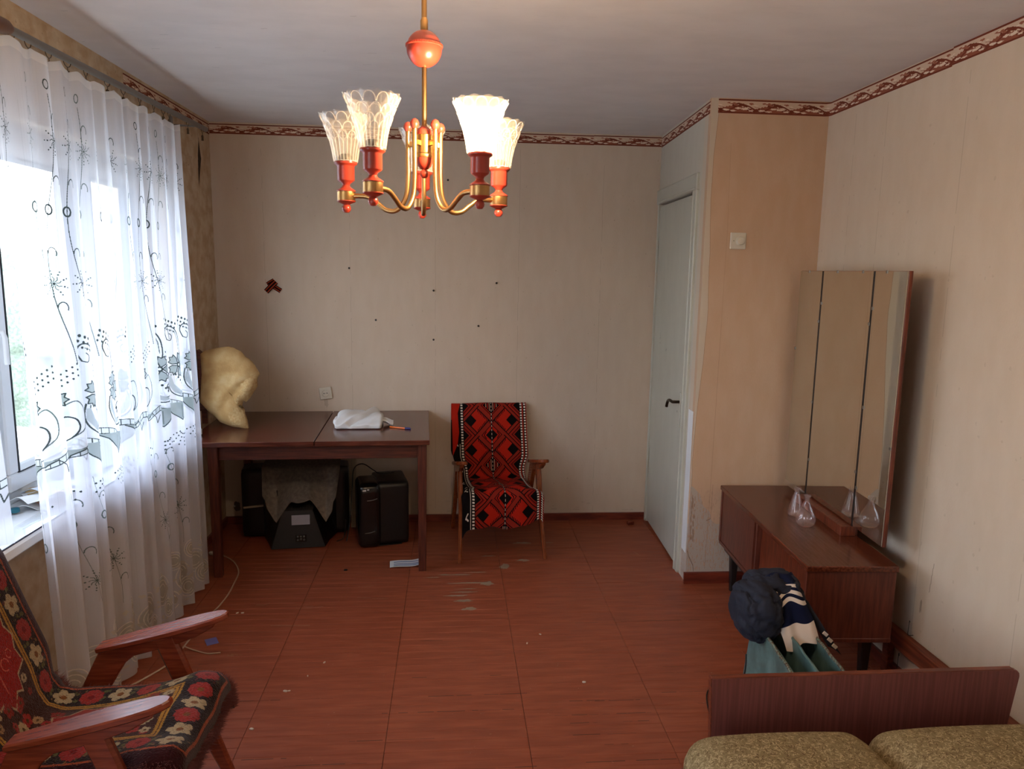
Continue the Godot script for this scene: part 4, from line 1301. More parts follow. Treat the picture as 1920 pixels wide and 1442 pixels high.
func mirror() -> void:
	# three wings on a low plinth at the wall edge of the vanity; glass faces -x
	var t := thing("triple_mirror", "tall three-part mirror with wood backing standing on the vanity", "mirror", Vector3(3.190, 0.55, 1.585), -3.1)
	var H := 1.085
	var Y := 0.045
	var edges := [-0.485, -0.238, 0.232, 0.485]
	var tilt := [0.022, 0.0, -0.016]
	for k in 3:
		var a: float = edges[k] + 0.004
		var b: float = edges[k + 1] - 0.004
		var mid := (a + b) * 0.5
		# side wings are hinged to the middle one
		var pivot := Vector3(0.0, 0.0, edges[1] if k == 0 else edges[2])
		var bs := Basis(Vector3.UP, tilt[k])
		var O := func(v: Vector3) -> Vector3: return pivot + bs * (v - pivot) if k != 1 else v
		var st := mb()
		bx(st, O.call(Vector3(0.010, Y + H * 0.5, mid)), Vector3(0.016, H, b - a), 0.0015, bs if k != 1 else Basis())
		var back := put(st, "backing_board", M.mirror_wood, t)
		st = mb()
		bx(st, O.call(Vector3(-0.001, Y + H * 0.5 + 0.001, mid)), Vector3(0.004, H - 0.004, b - a - 0.004), 0.0008, bs if k != 1 else Basis())
		put(st, "mirror_glass", M.mirror, t)
		var spots := []
		if k == 0: spots = [[mid - 0.02, H - 0.004], [b - 0.004, H * 0.78], [b - 0.004, H * 0.42], [a + 0.004, H * 0.64]]
		elif k == 1: spots = [[mid - 0.09, H - 0.004], [mid + 0.14, H - 0.004], [a + 0.004, H * 0.86], [a + 0.004, H * 0.16], [b - 0.004, H * 0.80], [b - 0.004, H * 0.22]]
		else: spots = [[mid - 0.03, H - 0.004], [a + 0.004, H * 0.86], [a + 0.004, H * 0.48], [b - 0.004, H * 0.37], [a + 0.004, H * 0.16]]
		for s in spots:
			var c := mb()
			bx(c, O.call(Vector3(-0.0035, Y + s[1], s[0])), Vector3(0.004, 0.013, 0.013), 0.001, bs)
			put(c, "mirror_clip", M.steel, back)
	var st2 := mb()
	for z in [-0.238, 0.232]:
		st2 = mb()
		b2(st2, Vector3(-0.0042, 0.0455, z - 0.0065), Vector3(0.004, 1.128, z + 0.0065), 0.0005)
		put(st2, "joint_strip", M.black_leg, t)
	st2 = mb()
	b2(st2, Vector3(-0.05, 0.0, -0.238), Vector3(0.018, 0.042, 0.232), 0.002)
	put(st2, "plinth", M.mirror_wood, t)
	st2 = mb()
	b2(st2, Vector3(0.018, 0.0, -0.22), Vector3(0.032, 0.9, -0.17), 0.002)
	b2(st2, Vector3(0.018, 0.0, 0.17), Vector3(0.032, 0.9, 0.22), 0.002)
	put(st2, "rear_batten", M.mirror_wood, t)

func sofa_bed() -> void:
	var t := thing("sofa_bed", "olive patterned sofa bed with an upright dark red wood end board", "sofa bed", Vector3(2.68, 0, 2.80))
	# upright end board: slanted sides, one rounded corner
	var o := PackedVector2Array([Vector2(-0.452, 0.13), Vector2(0.437, 0.13), Vector2(0.480, 0.478), Vector2(0.478, 0.489), Vector2(0.470, 0.497), Vector2(0.458, 0.500), Vector2(-0.470, 0.500)])
	var st := mb()
	prism(st, o, 0.018, Transform3D(Basis(), Vector3(0, 0, -0.018)), 0.0015)
	put(st, "end_board", M.board, t)
	st = mb()
	b2(st, Vector3(-0.470, 0.4995, -0.0185), Vector3(0.458, 0.503, 0.0005), 0.001)
	bar(st, Vector3(-0.4535, 0.13, -0.009), Vector3(-0.4715, 0.502, -0.009), 0.003, 0.019, 0.003, 0.019, 0.0005)
	put(st, "edge_band", M.board_edge, t)
	for k in 2:
		st = mb()
		var w := 0.515 if k == 0 else 0.60
		var cx := -0.330 if k == 0 else 0.228
		var warp := func(p: Vector3) -> Vector3:
			var q := p
			# crowned top, sagging into the gap between the two
			if p.y > 0.0: q.y += 0.040 * (1.0 - pow(absf(p.x) / (w * 0.5), 2.0)) * (1.0 - pow(absf(p.z) / 0.9, 6.0)) - 0.012
			q.x += 0.006 * sin(p.z * 9.0 + k)
			q.y += 0.004 * sin(p.x * 17.0 + 1.3) * sin(p.z * 11.0)
			return q
		rbox(st, Vector3(cx, 0.338, 0.99), Vector3(w + 0.012, 0.19, 1.78), 0.080, 24, warp)
		put(st, "mattress_cushion", M.olive, t)
	st = mb()
	b2(st, Vector3(-0.56, 0.14, 0.02), Vector3(0.52, 0.24, 1.88), 0.006)
	put(st, "base_frame", M.board, t)
	for x in [-0.50, 0.46]:
		for z in [0.08, 1.8]:
			st = mb()
			bar(st, Vector3(x, 0.0, z), Vector3(x, 0.142, z), 0.03, 0.03, 0.045, 0.045, 0.004)
			put(st, "leg", M.black_leg, t)
	# long wooden rail between the vanity end and the board, against the wall
	var r := thing("wooden_rail", "bare reddish wooden rail along the right wall behind the vanity", "rail", Vector3(3.297, 0, 2.2))
	st = mb()
	b2(st, Vector3(-0.020, 0.150, -0.27), Vector3(0.022, 0.218, 0.55), 0.003)
	put(st, "rail", M.batten, r)
	st = mb()
	b2(st, Vector3(-0.012, 0.0, 0.50), Vector3(0.02, 0.150, 0.54), 0.003)
	put(st, "post", M.batten, r)
	st = mb()
	b2(st, Vector3(-0.012, 0.0, -0.26), Vector3(0.02, 0.150, -0.22), 0.003)
	put(st, "post", M.batten, r)

func make_armchair(kind: String, at: Vector3, turn: float, label: String, half: float) -> void:
	# local z forward; half: sideways distance of the arms from the middle
	var t := thing("armchair", label, "armchair", at, turn)
	var wood: Material = M.chair_orange if kind == "kilim" else M.chair_red
	var k := half
	for s in [-1.0, 1.0]:
		# flat arm plate, rounded in front, rising towards the front
		var o := PackedVector2Array()
		for q in [[-0.026, -0.205], [0.026, -0.205], [0.036, -0.10], [0.040, 0.02], [0.039, 0.10], [0.033, 0.155], [0.022, 0.185], [0.009, 0.198], [-0.009, 0.198], [-0.022, 0.185], [-0.033, 0.155], [-0.039, 0.10], [-0.040, 0.02], [-0.036, -0.10]]: o.append(Vector2(q[0], -q[1]))
		var st := mb()
		prism(st, o, 0.019, Transform3D(Basis(Vector3(1, 0, 0), -PI / 2 - 0.25), Vector3(k * s, 0.531, 0.040)), 0.004)
		put(st, "armrest", wood, t)
		# side rail that runs out into the rear leg
		var side := PackedVector2Array([Vector2(-0.158, 0.482), Vector2(-0.10, 0.497), Vector2(0.05, 0.535), Vector2(0.195, 0.572), Vector2(0.185, 0.552), Vector2(0.13, 0.520), Vector2(0.07, 0.498), Vector2(0.0, 0.478), Vector2(-0.055, 0.464), Vector2(-0.085, 0.440), Vector2(-0.130, 0.365), Vector2(-0.335, 0.03), Vector2(-0.350, 0.0), Vector2(-0.398, 0.0), Vector2(-0.385, 0.05), Vector2(-0.22, 0.355)])
		st = mb()
		prism(st, side, 0.026, Transform3D(Basis(Vector3(0, 0, 1), Vector3(0, 1, 0), Vector3(-1, 0, 0)), Vector3(k * s + 0.013, 0, 0)), 0.003)
		put(st, "arm_rail", wood, t)
		st = mb()
		bar(st, Vector3((k - 0.001) * s, 0.515, 0.037), Vector3((k - 0.001) * s, 0.27, 0.125), 0.027, 0.066, 0.027, 0.060, 0.008)
		bar(st, Vector3((k - 0.001) * s, 0.272, 0.1243), Vector3((k + 0.014) * s, 0.0, 0.222), 0.027, 0.060, 0.020, 0.034, 0.007)
		put(st, "front_leg", wood, t)
	var st2 := mb()
	b2(st2, Vector3(-k + 0.012, 0.275, 0.10), Vector3(k - 0.012, 0.325, 0.122), 0.003)
	put(st2, "cross_rail", wood, t)
	st2 = mb()
	b2(st2, Vector3(-k + 0.012, 0.245, -0.245), Vector3(k - 0.012, 0.295, -0.223), 0.003)
	put(st2, "cross_rail", wood, t)
	st2 = mb()
	bar(st2, Vector3(0, 0.315, -0.27), Vector3(0, 0.366, 0.190), k * 2 - 0.06, 0.045, k * 2 - 0.06, 0.05, 0.016)
	put(st2, "seat", M.seat_cloth, t)
	st2 = mb()
	bar(st2, Vector3(0, 0.33, -0.278), Vector3(0, 0.775, -0.434), k * 2 - 0.06, 0.03, k * 2 - 0.06, 0.026, 0.01)
	put(st2, "backrest", M.seat_cloth, t)

func throw_path(front_drop: float, back_drop: float) -> Curve3D:
	# side profile of a rug laid over back and seat, from behind the back to the front edge
	var c := Curve3D.new()
	c.bake_interval = 0.01
	for q in [[-0.456, 0.80 - back_drop], [-0.458, 0.78], [-0.450, 0.802], [-0.436, 0.810], [-0.418, 0.790], [-0.36, 0.62], [-0.285, 0.415], [-0.262, 0.375], [-0.215, 0.362], [0.0, 0.388], [0.145, 0.414], [0.198, 0.410], [0.223, 0.385], [0.228, 0.41 - front_drop]]:
		c.add_point(Vector3(0, q[1], q[0]))
	return c

func kilim_image() -> Image:
	var W := 512
	var H := 1200
	var red := Color(0.66, 0.135, 0.075)
	var rust := Color(0.53, 0.15, 0.105)
	var black := Color(0.075, 0.06, 0.065)
	var im := canvas(W, H, red)
	var cx := 268.0
	var P := 152.0            # one repeat along the cloth
	var hw := 196.0           # half width of the field
	var ky := 0.786           # cloth is finer across than along
	var o := 60.0
	for k in range(-1, 10):
		var y := o + P * k
		# arms of the lattice: rust band with black combed edges
		for s in [-1.0, 1.0]:
			for d in [-1.0, 1.0]:
				var a := Vector2(cx, y)
				var b := Vector2(cx + s * hw, y + d * hw * ky)
				var t := (b - a).normalized()
				var n := Vector2(-t.y, t.x)
				poly(im, [a + n * 8, b + n * 8, b - n * 8, a - n * 8], rust)
				for e in [-10.0, 10.0]:
					stroke(im, [a + n * e, b + n * e], 5.0, black)
				for i in 9:
					var p := a + t * (12.0 + 12.0 * i)
					var m := n if n.y * -d > 0.0 else -n
					line(im, p + m * 9.0, p + m * 9.0 + Vector2(0, -d * 17.0), 4.5, black)
	for k in range(-1, 10):
		var y := o + P * k
		var yc := y + P * 0.5
		# centre lozenge between two nodes
		var L := func(r: float, c: Color) -> void: poly(im, [Vector2(cx, yc - r * ky), Vector2(cx + r, yc), Vector2(cx, yc + r * ky), Vector2(cx - r, yc)], c)
		L.call(86.0, rust)
		L.call(70.0, black)
		L.call(64.0, red)
		if k % 2 == 0:
			L.call(40.0, black)
			for s in [-1.0, 1.0]:
				line(im, Vector2(cx + s * 36, yc - 18), Vector2(cx + s * 52, yc + 0), 5, black)
				line(im, Vector2(cx + s * 36, yc + 18), Vector2(cx + s * 52, yc + 0), 5, black)
		else:
			L.call(58.0, black)
			for i in range(-4, 5):
				var hh := 38.0 - absf(i) * 9.0
				if hh > 4.0 and i != 0: line(im, Vector2(cx + i * 12, yc - hh), Vector2(cx + i * 12, yc + hh), 5, red if absi(i) % 2 == 0 else Color(0.72, 0.5, 0.4))
		# black squares hung in the red side fields
		for s in [-1.0, 1.0]:
			var c0 := Vector2(cx + s * 138.0, y)
			poly(im, [c0 + Vector2(0, -30), c0 + Vector2(36, 0), c0 + Vector2(0, 30), c0 + Vector2(-36, 0)], black)
			# half lozenges at the border
			var c1 := Vector2(cx + s * 204.0, yc)
			for q in [[82.0, rust], [70.0, Color(0.33, 0.05, 0.05)], [60.0, rust], [50.0, black]]:
				poly(im, [c1 + Vector2(0, -q[0] * ky), c1 + Vector2(-q[0] * s, 0), c1 + Vector2(0, q[0] * ky)], q[1])
	# centre line of white dashes
	for i in 60:
		im.fill_rect(Rect2i(int(cx) - 5, i * 20, 10, 20), black)
		im.fill_rect(Rect2i(int(cx) - 2, i * 20 + 3, 4, 11), Color(0.75, 0.68, 0.60))
	# borders: black band with small hooks on one side, dotted white stripes on both
	im.fill_rect(Rect2i(0, 0, 72, H), black)
	for y in range(40, H, 130):
		stroke(im, [Vector2(36, y), Vector2(22, y + 16), Vector2(36, y + 32)], 7, Color(0.80, 0.75, 0.68))
	im.fill_rect(Rect2i(48, 0, 4, 700), Color(0.78, 0.73, 0.66))
	for q in [[60, 14], [468, 12], [494, 12]]:
		im.fill_rect(Rect2i(q[0] - 4, 0, q[1] + 8, H), black)
		for i in H / 14: im.fill_rect(Rect2i(q[0], i * 14, q[1], 8), Color(0.84, 0.80, 0.74))
	im.fill_rect(Rect2i(480, 0, 10, H), rust)
	im.fill_rect(Rect2i(506, 0, 6, H), rust)
	# the back of the cloth is folded askew: red ground shows beyond the black band
	poly(im, [Vector2(0, 640), Vector2(34, 700), Vector2(46, 760), Vector2(40, 860), Vector2(66, 930), Vector2(74, 1010), Vector2(0, 1010)], red)
	return im

func kilim_throw(at: Vector3, turn: float) -> void:
	var m := cloth_mat(kilim_image(), 0.92)
	relief(m, noise_tex(0.3, [], [], 120, 256, 3), 0.04)
	var c := throw_path(0.20, 0.34)
	var L := c.get_baked_length()
	var st := mb()
	var f := func(u: float, v: float) -> Vector3:
		var p := c.sample_baked(L * (1.0 - v))
		var q := c.sample_baked(minf(L * (1.0 - v) + 0.01, L))
		var seat := smoothstep(0.46, 0.36, v)
		var hw := lerpf(0.214, 0.242, smoothstep(0.40, 0.50, p.y))
		if p.z > 0.0: hw = lerpf(hw, 0.236, smoothstep(0.10, 0.18, p.z))
		var x := lerpf(-hw, hw, u)
		var wob := 0.006 * sin(u * 9.0 + v * 13.0) + 0.004 * sin(u * 21.0 - v * 8.0) * seat
		var y := p.y + wob * (0.4 + seat)
		var z := p.z + wob * 0.5
		# hanging front edge: lower on the left, rising to the right
		if v < 0.17:
			var k := 1.0 - v / 0.17
			y += k * (0.055 * u - 0.028 + 0.012 * sin(u * 7.0))
			z += k * 0.012 * sin(u * 11.0)
		# sides droop over the seat edges
		var e := maxf(absf(u - 0.5) * 2.0 - 0.86, 0.0) / 0.14
		y -= e * e * 0.035 * seat
		return Vector3(x, y, z)
	sheet(st, 40, 90, f, 0.006)
	var mi := put(st, "woven_throw", m)
	mi.position = at
	mi.rotation.y = deg_to_rad(turn)
	tag(mi, "black and orange geometric woven throw draped over the far armchair", "throw")

func flower(im: Image, p: Vector2, r: float, c: Color, heart: Color, n := 6) -> void:
	for i in n:
		var a := TAU * i / n + 0.3
		var q := p + Vector2(cos(a), sin(a)) * r * 0.62
		disc(im, q, r * 0.40, c)
		line(im, q, q + Vector2(cos(a + 0.5), sin(a + 0.5)) * r * 0.45, r * 0.22, c)
	disc(im, p, r * 0.28, heart)

func floral_image() -> Image:
	var W := 640
	var H := 1500
	var maroon := Color(0.19, 0.055, 0.06)
	var dark := Color(0.135, 0.085, 0.075)
	var red := Color(0.50, 0.07, 0.045)
	var ochre := Color(0.60, 0.42, 0.14)
	var cream := Color(0.60, 0.52, 0.39)
	var pink := Color(0.52, 0.14, 0.115)
	var im := canvas(W, H, maroon)
	var sidew := 92.0
	# border ground, then field; the front end carries the same border
	im.fill_rect(Rect2i(60, 74, W - 120, H), Color(0.55, 0.24, 0.12))
	im.fill_rect(Rect2i(68, 84, W - 136, H), dark)
	im.fill_rect(Rect2i(158, 196, W - 316, H), ochre)
	im.fill_rect(Rect2i(166, 204, W - 332, H), Color(0.30, 0.16, 0.08))
	im.fill_rect(Rect2i(170, 208, W - 340, H), ochre)
	im.fill_rect(Rect2i(180, 218, W - 360, H), Color(0.22, 0.11, 0.085))
	# flowers along the borders
	var i := 0
	var y := 140.0
	while y < H - 30:
		for x in [113.0, W - 113.0]:
			var cream_turn := (i + (0 if x < 300 else 1)) % 2 == 0
			flower(im, Vector2(x, y), 37, cream if cream_turn else pink, Color(0.42, 0.24, 0.09) if cream_turn else Color(0.40, 0.05, 0.04), 5 if cream_turn else 9)
			for k in 3: disc(im, Vector2(x - 34 + 68 * rng.randf(), y + 46 + 8 * rng.randf()), 7, Color(0.32, 0.30, 0.15))
		y += 92.0
		i += 1
	for k in 4:
		var cream_turn := k % 2 == 0
		flower(im, Vector2(205 + 77 * k, 140), 37, cream if cream_turn else pink, Color(0.42, 0.24, 0.09), 5 if cream_turn else 9)
	# field: red medallions with pale outline between dark ground full of blossoms
	for k in 5:
		var c := Vector2(W * 0.5, 420.0 + 470.0 * k)
		var pts := []
		for q in [[0, -190], [40, -150], [70, -160], [78, -110], [130, -85], [118, -40], [138, 0], [118, 40], [130, 85], [78, 110], [70, 160], [40, 150], [0, 190]]: pts.append(c + Vector2(q[0], q[1]))
		for q in [[-40, 150], [-70, 160], [-78, 110], [-130, 85], [-118, 40], [-138, 0], [-118, -40], [-130, -85], [-78, -110], [-70, -160], [-40, -150]]: pts.append(c + Vector2(q[0], q[1]))
		var outer := []
		for p in pts: outer.append(c + (p - c) * 1.05)
		poly(im, outer, cream)
		poly(im, pts, red)
		for s in [-1.0, 1.0]:
			for d in [-1.0, 1.0]:
				stroke(im, arc(c + Vector2(s * 46, d * 62), 20, 0, TAU * 0.8, 10), 4, Color(0.68, 0.36, 0.27))
				stroke(im, arc(c + Vector2(s * 84, d * 40), 14, 0, TAU * 0.8, 10), 4, Color(0.68, 0.36, 0.27))
		line(im, c + Vector2(0, -140), c + Vector2(0, 140), 4, Color(0.66, 0.33, 0.25))
		flower(im, c, 48, cream, Color(0.42, 0.1, 0.06), 6)
		poly(im, [c + Vector2(-34, 90), c + Vector2(0, 46), c + Vector2(34, 90), c + Vector2(0, 136)], dark)
		flower(im, c + Vector2(0, 92), 24, cream, dark, 5)
	for k in 170:
		var p := Vector2(188 + 264 * rng.randf(), 230 + (H - 240) * rng.randf())
		if im.get_pixel(int(p.x), int(p.y)).r > 0.4: continue
		flower(im, p, 10 + 16 * rng.randf(), [cream, pink, Color(0.55, 0.42, 0.28), Color(0.47, 0.12, 0.09)][k % 4], Color(0.3, 0.2, 0.1), 5 + k % 3)
	# tufts: break all edges a little
	for k in 420:
		var bx0 := 70.0 + 84.0 * rng.randf() if rng.randf() < 0.5 else W - 70.0 - 84.0 * rng.randf()
		var p := Vector2(bx0, 90 + (H - 100) * rng.randf())
		if im.get_pixel(int(p.x), int(p.y)).r > 0.3: continue
		blot(im, p, 4 + 8 * rng.randf(), 3 + 6 * rng.randf(), [Color(0.27, 0.25, 0.13), Color(0.40, 0.28, 0.15), Color(0.30, 0.10, 0.08)][k % 3], 0.6, 8)
	for k in 26000:
		var p := Vector2i(rng.randi_range(4, W - 5), rng.randi_range(4, H - 5))
		var c := im.get_pixelv(p)
		im.fill_rect(Rect2i(p + Vector2i(rng.randi_range(-4, 3), rng.randi_range(-4, 3)), Vector2i(3, 3)), c.lightened(0.10 * rng.randf()).darkened(0.30 * rng.randf()))
	return im

func floral_throw(at: Vector3, turn: float) -> void:
	var m := cloth_mat(floral_image(), 0.97)
	m.rim_enabled = true
	m.rim = 0.3
	relief(m, noise_tex(0.35, [], [], 121, 512, 3), 0.35)
	M.floral = m
	var c := throw_path(0.10, 0.30)
	var L := c.get_baked_length()
	var f := func(u: float, v: float) -> Vector3:
		var p := c.sample_baked(L * (1.0 - v))
		var seat := smoothstep(0.50, 0.40, v)
		var hw := lerpf(0.212, 0.245, smoothstep(0.40, 0.50, p.y))
		if p.z > 0.0: hw = lerpf(hw, 0.240, smoothstep(0.08, 0.16, p.z))
		var x := lerpf(-hw, hw, u)
		# plump pile: the rug bulges out at the seat corners and folds up near the crease
		var front := smoothstep(0.16, 0.04, v)
		x *= 1.0 - 0.10 * front * absf(u - 0.5) * 2.0
		var wob := 0.008 * sin(u * 8.0 + v * 17.0) + 0.005 * sin(u * 19.0 - v * 9.0)
		var y := p.y + 0.008 + wob * seat
		var z := p.z + 0.006
		var e := maxf(absf(u - 0.5) * 2.0 - 0.80, 0.0) / 0.20
		y -= e * e * 0.045 * seat
		if seat < 0.5: z -= e * e * 0.02
		return Vector3(x, y, z)
	var t := thing("rug_throw", "red floral pile rug with dark flowered border laid over the near armchair", "throw", at, turn)
	var st := mb()
	sheet(st, 44, 100, f, 0.014)
	put(st, "rug", m, t)
	# fuzzy pile along the rim, too fine to count
	var tuft := mb()
	for k in 3:
		var a := TAU * k / 3.0
		var d := Vector3(cos(a), 0, sin(a))
		tri(tuft, d * 0.0011, d.rotated(Vector3.UP, 2.1) * 0.0011, Vector3(0.002, 0.017, 0.0))
	tuft.generate_normals()
	var mm := MultiMesh.new()
	mm.transform_format = MultiMesh.TRANSFORM_3D
	mm.mesh = tuft.commit()
	var xs := []
	for k in 5200:
		var u := rng.randf()
		var v := rng.randf() * 0.46
		var w := rng.randf()
		if w < 0.35: u = 1.0 - 0.05 * rng.randf() * rng.randf()
		elif w < 0.7: u = 0.05 * rng.randf() * rng.randf()
		else: v = 0.03 * rng.randf()
		var p: Vector3 = f.call(u, v)
		var q: Vector3 = f.call(minf(u + 0.01, 1.0), v) - f.call(maxf(u - 0.01, 0.0), v)
		var r: Vector3 = f.call(u, v + 0.01) - f.call(u, maxf(v - 0.01, 0.0))
		var n := q.cross(r).normalized()
		var out := Vector3(signf(u - 0.5), 0.2, 0.3) if w < 0.7 else Vector3(0, -0.1, 1)
		var dir := (n * 0.7 + out * 0.7 + Vector3(rng.randf() - 0.5, rng.randf() - 0.5, rng.randf() - 0.5) * 1.2).normalized()
		var side := dir.cross(Vector3(0.3, 0.2, 0.9)).normalized()
		var b := Basis(side, dir, side.cross(dir)).scaled_local(Vector3(1, 0.6 + 0.9 * rng.randf(), 1))
		xs.append(Transform3D(b, p + n * 0.006))
	mm.instance_count = xs.size()
	for i in xs.size(): mm.set_instance_transform(i, xs[i])
	var mmi := MultiMeshInstance3D.new()
	mmi.name = "pile_fringe"
	mmi.multimesh = mm
	var fm := mat(Color(0.42, 0.23, 0.22), 0.95)
	mmi.material_override = fm
	mmi.set_meta("kind", "stuff")
	t.add_child(mmi, true)

# ---------------------------------------------------------------- chandelier
func chandelier() -> void:
	var t := thing("chandelier", "coral red and brass five-arm chandelier with pressed glass shades, one lit", "chandelier", Vector3(1.392, 0, 2.91))
	var st := mb()
	tube(st, [Vector3(0, 2.125, 0), Vector3(0, 1.975, 0)], 0.0058, 12)
	tube(st, [Vector3(0, CEIL, 0), Vector3(0, 2.19, 0)], 0.0062, 12)
	lathe(st, [Vector2(0.0062, 2.18), Vector2(0.0088, 2.192), Vector2(0.0088, 2.218), Vector2(0.0062, 2.224)], Vector3.ZERO, 14)
	put(st, "stem", M.brass, t)
	st = mb()
	lathe(st, [Vector2(0.006, CEIL - 0.075), Vector2(0.022, CEIL - 0.072), Vector2(0.05, CEIL - 0.02), Vector2(0.055, CEIL - 0.001), Vector2(0.0, CEIL)], Vector3.ZERO, 24)
	put(st, "ceiling_cup", M.coral, t)
	# two-part ball with a milled seam
	st = mb()
	var R := 0.0405
	var pr := []
	for i in 15:
		var a := -PI / 2 + 1.05 * PI / 2 * i / 14.0 * 1.0
		pr.append(Vector2(maxf(R * cos(a), 0.0), 2.157 + R * sin(a)))
	pr[0] = Vector2(0.0, 2.157 - R)
	pr.append(Vector2(R * 1.03, 2.161))
	pr.append(Vector2(R * 1.03, 2.166))
	for i in 13:
		var a := 0.20 + (PI / 2 - 0.20) * i / 12.0
		pr.append(Vector2(maxf(R * cos(a), 0.0), 2.157 + R * sin(a)))
	pr[-1] = Vector2(0.0, 2.157 + R)
	lathe(st, pr, Vector3.ZERO, 36)
	for k in 72:
		var a := TAU * k / 72.0
		bx(st, Vector3(cos(a) * R * 1.035, 2.1635, sin(a) * R * 1.035), Vector3(0.0016, 0.0052, 0.0016), 0.0003, Basis(Vector3.UP, -a))
	put(st, "ball", M.coral, t)
	# hub: dome, brass drum, bowl, drop
	st = mb()
	lathe(st, [Vector2(0.0, 1.925), Vector2(0.019, 1.925), Vector2(0.0195, 1.927), Vector2(0.0195, 1.9655), Vector2(0.018, 1.967), Vector2(0, 1.967)], Vector3.ZERO, 24)
	lathe(st, [Vector2(0.0, 1.914), Vector2(0.0205, 1.914), Vector2(0.0215, 1.916), Vector2(0.0215, 1.922), Vector2(0.020, 1.924), Vector2(0.0, 1.924)], Vector3.ZERO, 24)
	put(st, "hub_drum", M.brass, t)
	st = mb()
	lathe(st, [Vector2(0.018, 1.966), Vector2(0.0175, 1.972), Vector2(0.015, 1.979), Vector2(0.009, 1.984), Vector2(0.006, 1.986), Vector2(0, 1.986)], Vector3.ZERO, 24)
	put(st, "hub_dome", M.coral, t)
	st = mb()
	lathe(st, [Vector2(0.0, 1.868), Vector2(0.005, 1.869), Vector2(0.0095, 1.874), Vector2(0.0105, 1.879), Vector2(0.0085, 1.885), Vector2(0.0055, 1.888), Vector2(0.0095, 1.890), Vector2(0.0155, 1.896), Vector2(0.0195, 1.905), Vector2(0.0208, 1.914)], Vector3.ZERO, 24)
	put(st, "hub_bowl", M.coral, t)
	for k in 5:
		# arm k stands at 36 + 72 k degrees from the front, turned a little
		var ang := deg_to_rad(36.0 + 72.0 * k + 4.0)
		var dir := Vector3(sin(ang), 0, cos(ang))
		var rr := 0.195
		var A := func(r: float, y: float) -> Vector3: return dir * r + Vector3(0, y, 0)
		st = mb()
		tube(st, bez([A.call(0.040, 1.975), A.call(0.040, 1.93), A.call(0.0405, 1.865), A.call(0.047, 1.822), A.call(0.068, 1.795), A.call(0.094, 1.795), A.call(0.118, 1.812), A.call(0.142, 1.826), A.call(0.178, 1.828)], 7), 0.0058, 10)
		var side := dir.cross(Vector3.UP)
		bx(st, A.call(0.029, 1.946), Vector3(0.022, 0.012, 0.008), 0.001, Basis(dir, Vector3.UP, -side))
		put(st, "arm", M.brass, t)
		st = mb()
		var top: Vector3 = A.call(0.040, 1.985)
		lathe(st, [Vector2(0.0, -0.011), Vector2(0.007, -0.010), Vector2(0.0105, -0.003), Vector2(0.0107, 0.0), Vector2(0.0105, 0.003), Vector2(0.0075, 0.009), Vector2(0.003, 0.0118), Vector2(0.0, 0.0122)], top, 16)
		put(st, "knob", M.coral, t)
		# candle holder
		st = mb()
		var c := dir * rr
		lathe(st, [Vector2(0.0, 1.788), Vector2(0.006, 1.789), Vector2(0.0102, 1.794), Vector2(0.011, 1.799), Vector2(0.009, 1.805), Vector2(0.0065, 1.807), Vector2(0.0105, 1.809), Vector2(0.021, 1.8135), Vector2(0.0225, 1.815), Vector2(0.0225, 1.8165), Vector2(0.018, 1.8167)], c, 24)
		lathe(st, [Vector2(0.018, 1.8378), Vector2(0.0225, 1.838), Vector2(0.0228, 1.840), Vector2(0.021, 1.8418), Vector2(0.011, 1.848), Vector2(0.0085, 1.8525), Vector2(0.0105, 1.857), Vector2(0.019, 1.8625), Vector2(0.0205, 1.865), Vector2(0.0205, 1.896), Vector2(0.0222, 1.8985), Vector2(0.0262, 1.901), Vector2(0.0272, 1.903), Vector2(0.0265, 1.9065), Vector2(0.0, 1.9068)], c, 28)
		var holder := put(st, "holder", M.coral, t)
		st = mb()
		lathe(st, [Vector2(0.0, 1.8166), Vector2(0.0212, 1.8166), Vector2(0.0215, 1.817), Vector2(0.0215, 1.8375), Vector2(0.021, 1.8379), Vector2(0, 1.8379)], c, 28)
		put(st, "brass_band", M.brass, holder)
		st = mb()
		lathe(st, [Vector2(0.0135, 1.9065), Vector2(0.0145, 1.908), Vector2(0.0145, 1.922), Vector2(0.012, 1.925), Vector2(0, 1.925)], c, 16)
		put(st, "lamp_socket", M.bronze, holder)
		# pressed glass shade
		st = mb()
		var H := 0.104
		var y0 := 1.908
		var prof := []
		for i in 27: prof.append(Vector2(0.028, y0 + H * i / 26.0))
		var shape := func(a: float, v: float, p: Vector2) -> Vector2:
			var base := 0.0275 + 0.010 * v + 0.0205 * v * v
			var th := fposmod(a * 12.0 / TAU, 1.0)
			var wv := absf(th * 2.0 - 1.0)
			# three tiers of round-headed petals, each overlapping the next below
			var relief_r := 0.0
			var tier := clampf((v - 0.42) / 0.58, 0.0, 0.999) * 3.0
			var tv := fposmod(tier, 1.0)
			if v > 0.42:
				var th2 := fposmod(a * 12.0 / TAU + (0.5 if int(tier) % 2 == 1 else 0.0), 1.0) * 2.0 - 1.0
				var arch := sqrt(maxf(1.0 - th2 * th2, 0.0))
				relief_r = 0.0030 * (1.0 if tv < arch else 0.0) * (0.45 + 0.55 * tv) + 0.0016 * smoothstep(0.25, 0.0, absf(tv - arch * 0.9))
			else:
				relief_r = 0.0022 * (1.0 - wv * wv) * smoothstep(0.0, 0.06, v) 
			var y := p.y + 0.0042 * smoothstep(0.9, 1.0, v) * (1.0 - wv * wv)
			return Vector2(base + relief_r, y)
		lathe(st, prof, c, 120, Basis(), shape)
		# rim and smooth inside
		var inner := []
		for i in 11: inner.append(Vector2(0.026, y0 + H * (1.0 - i / 10.0)))
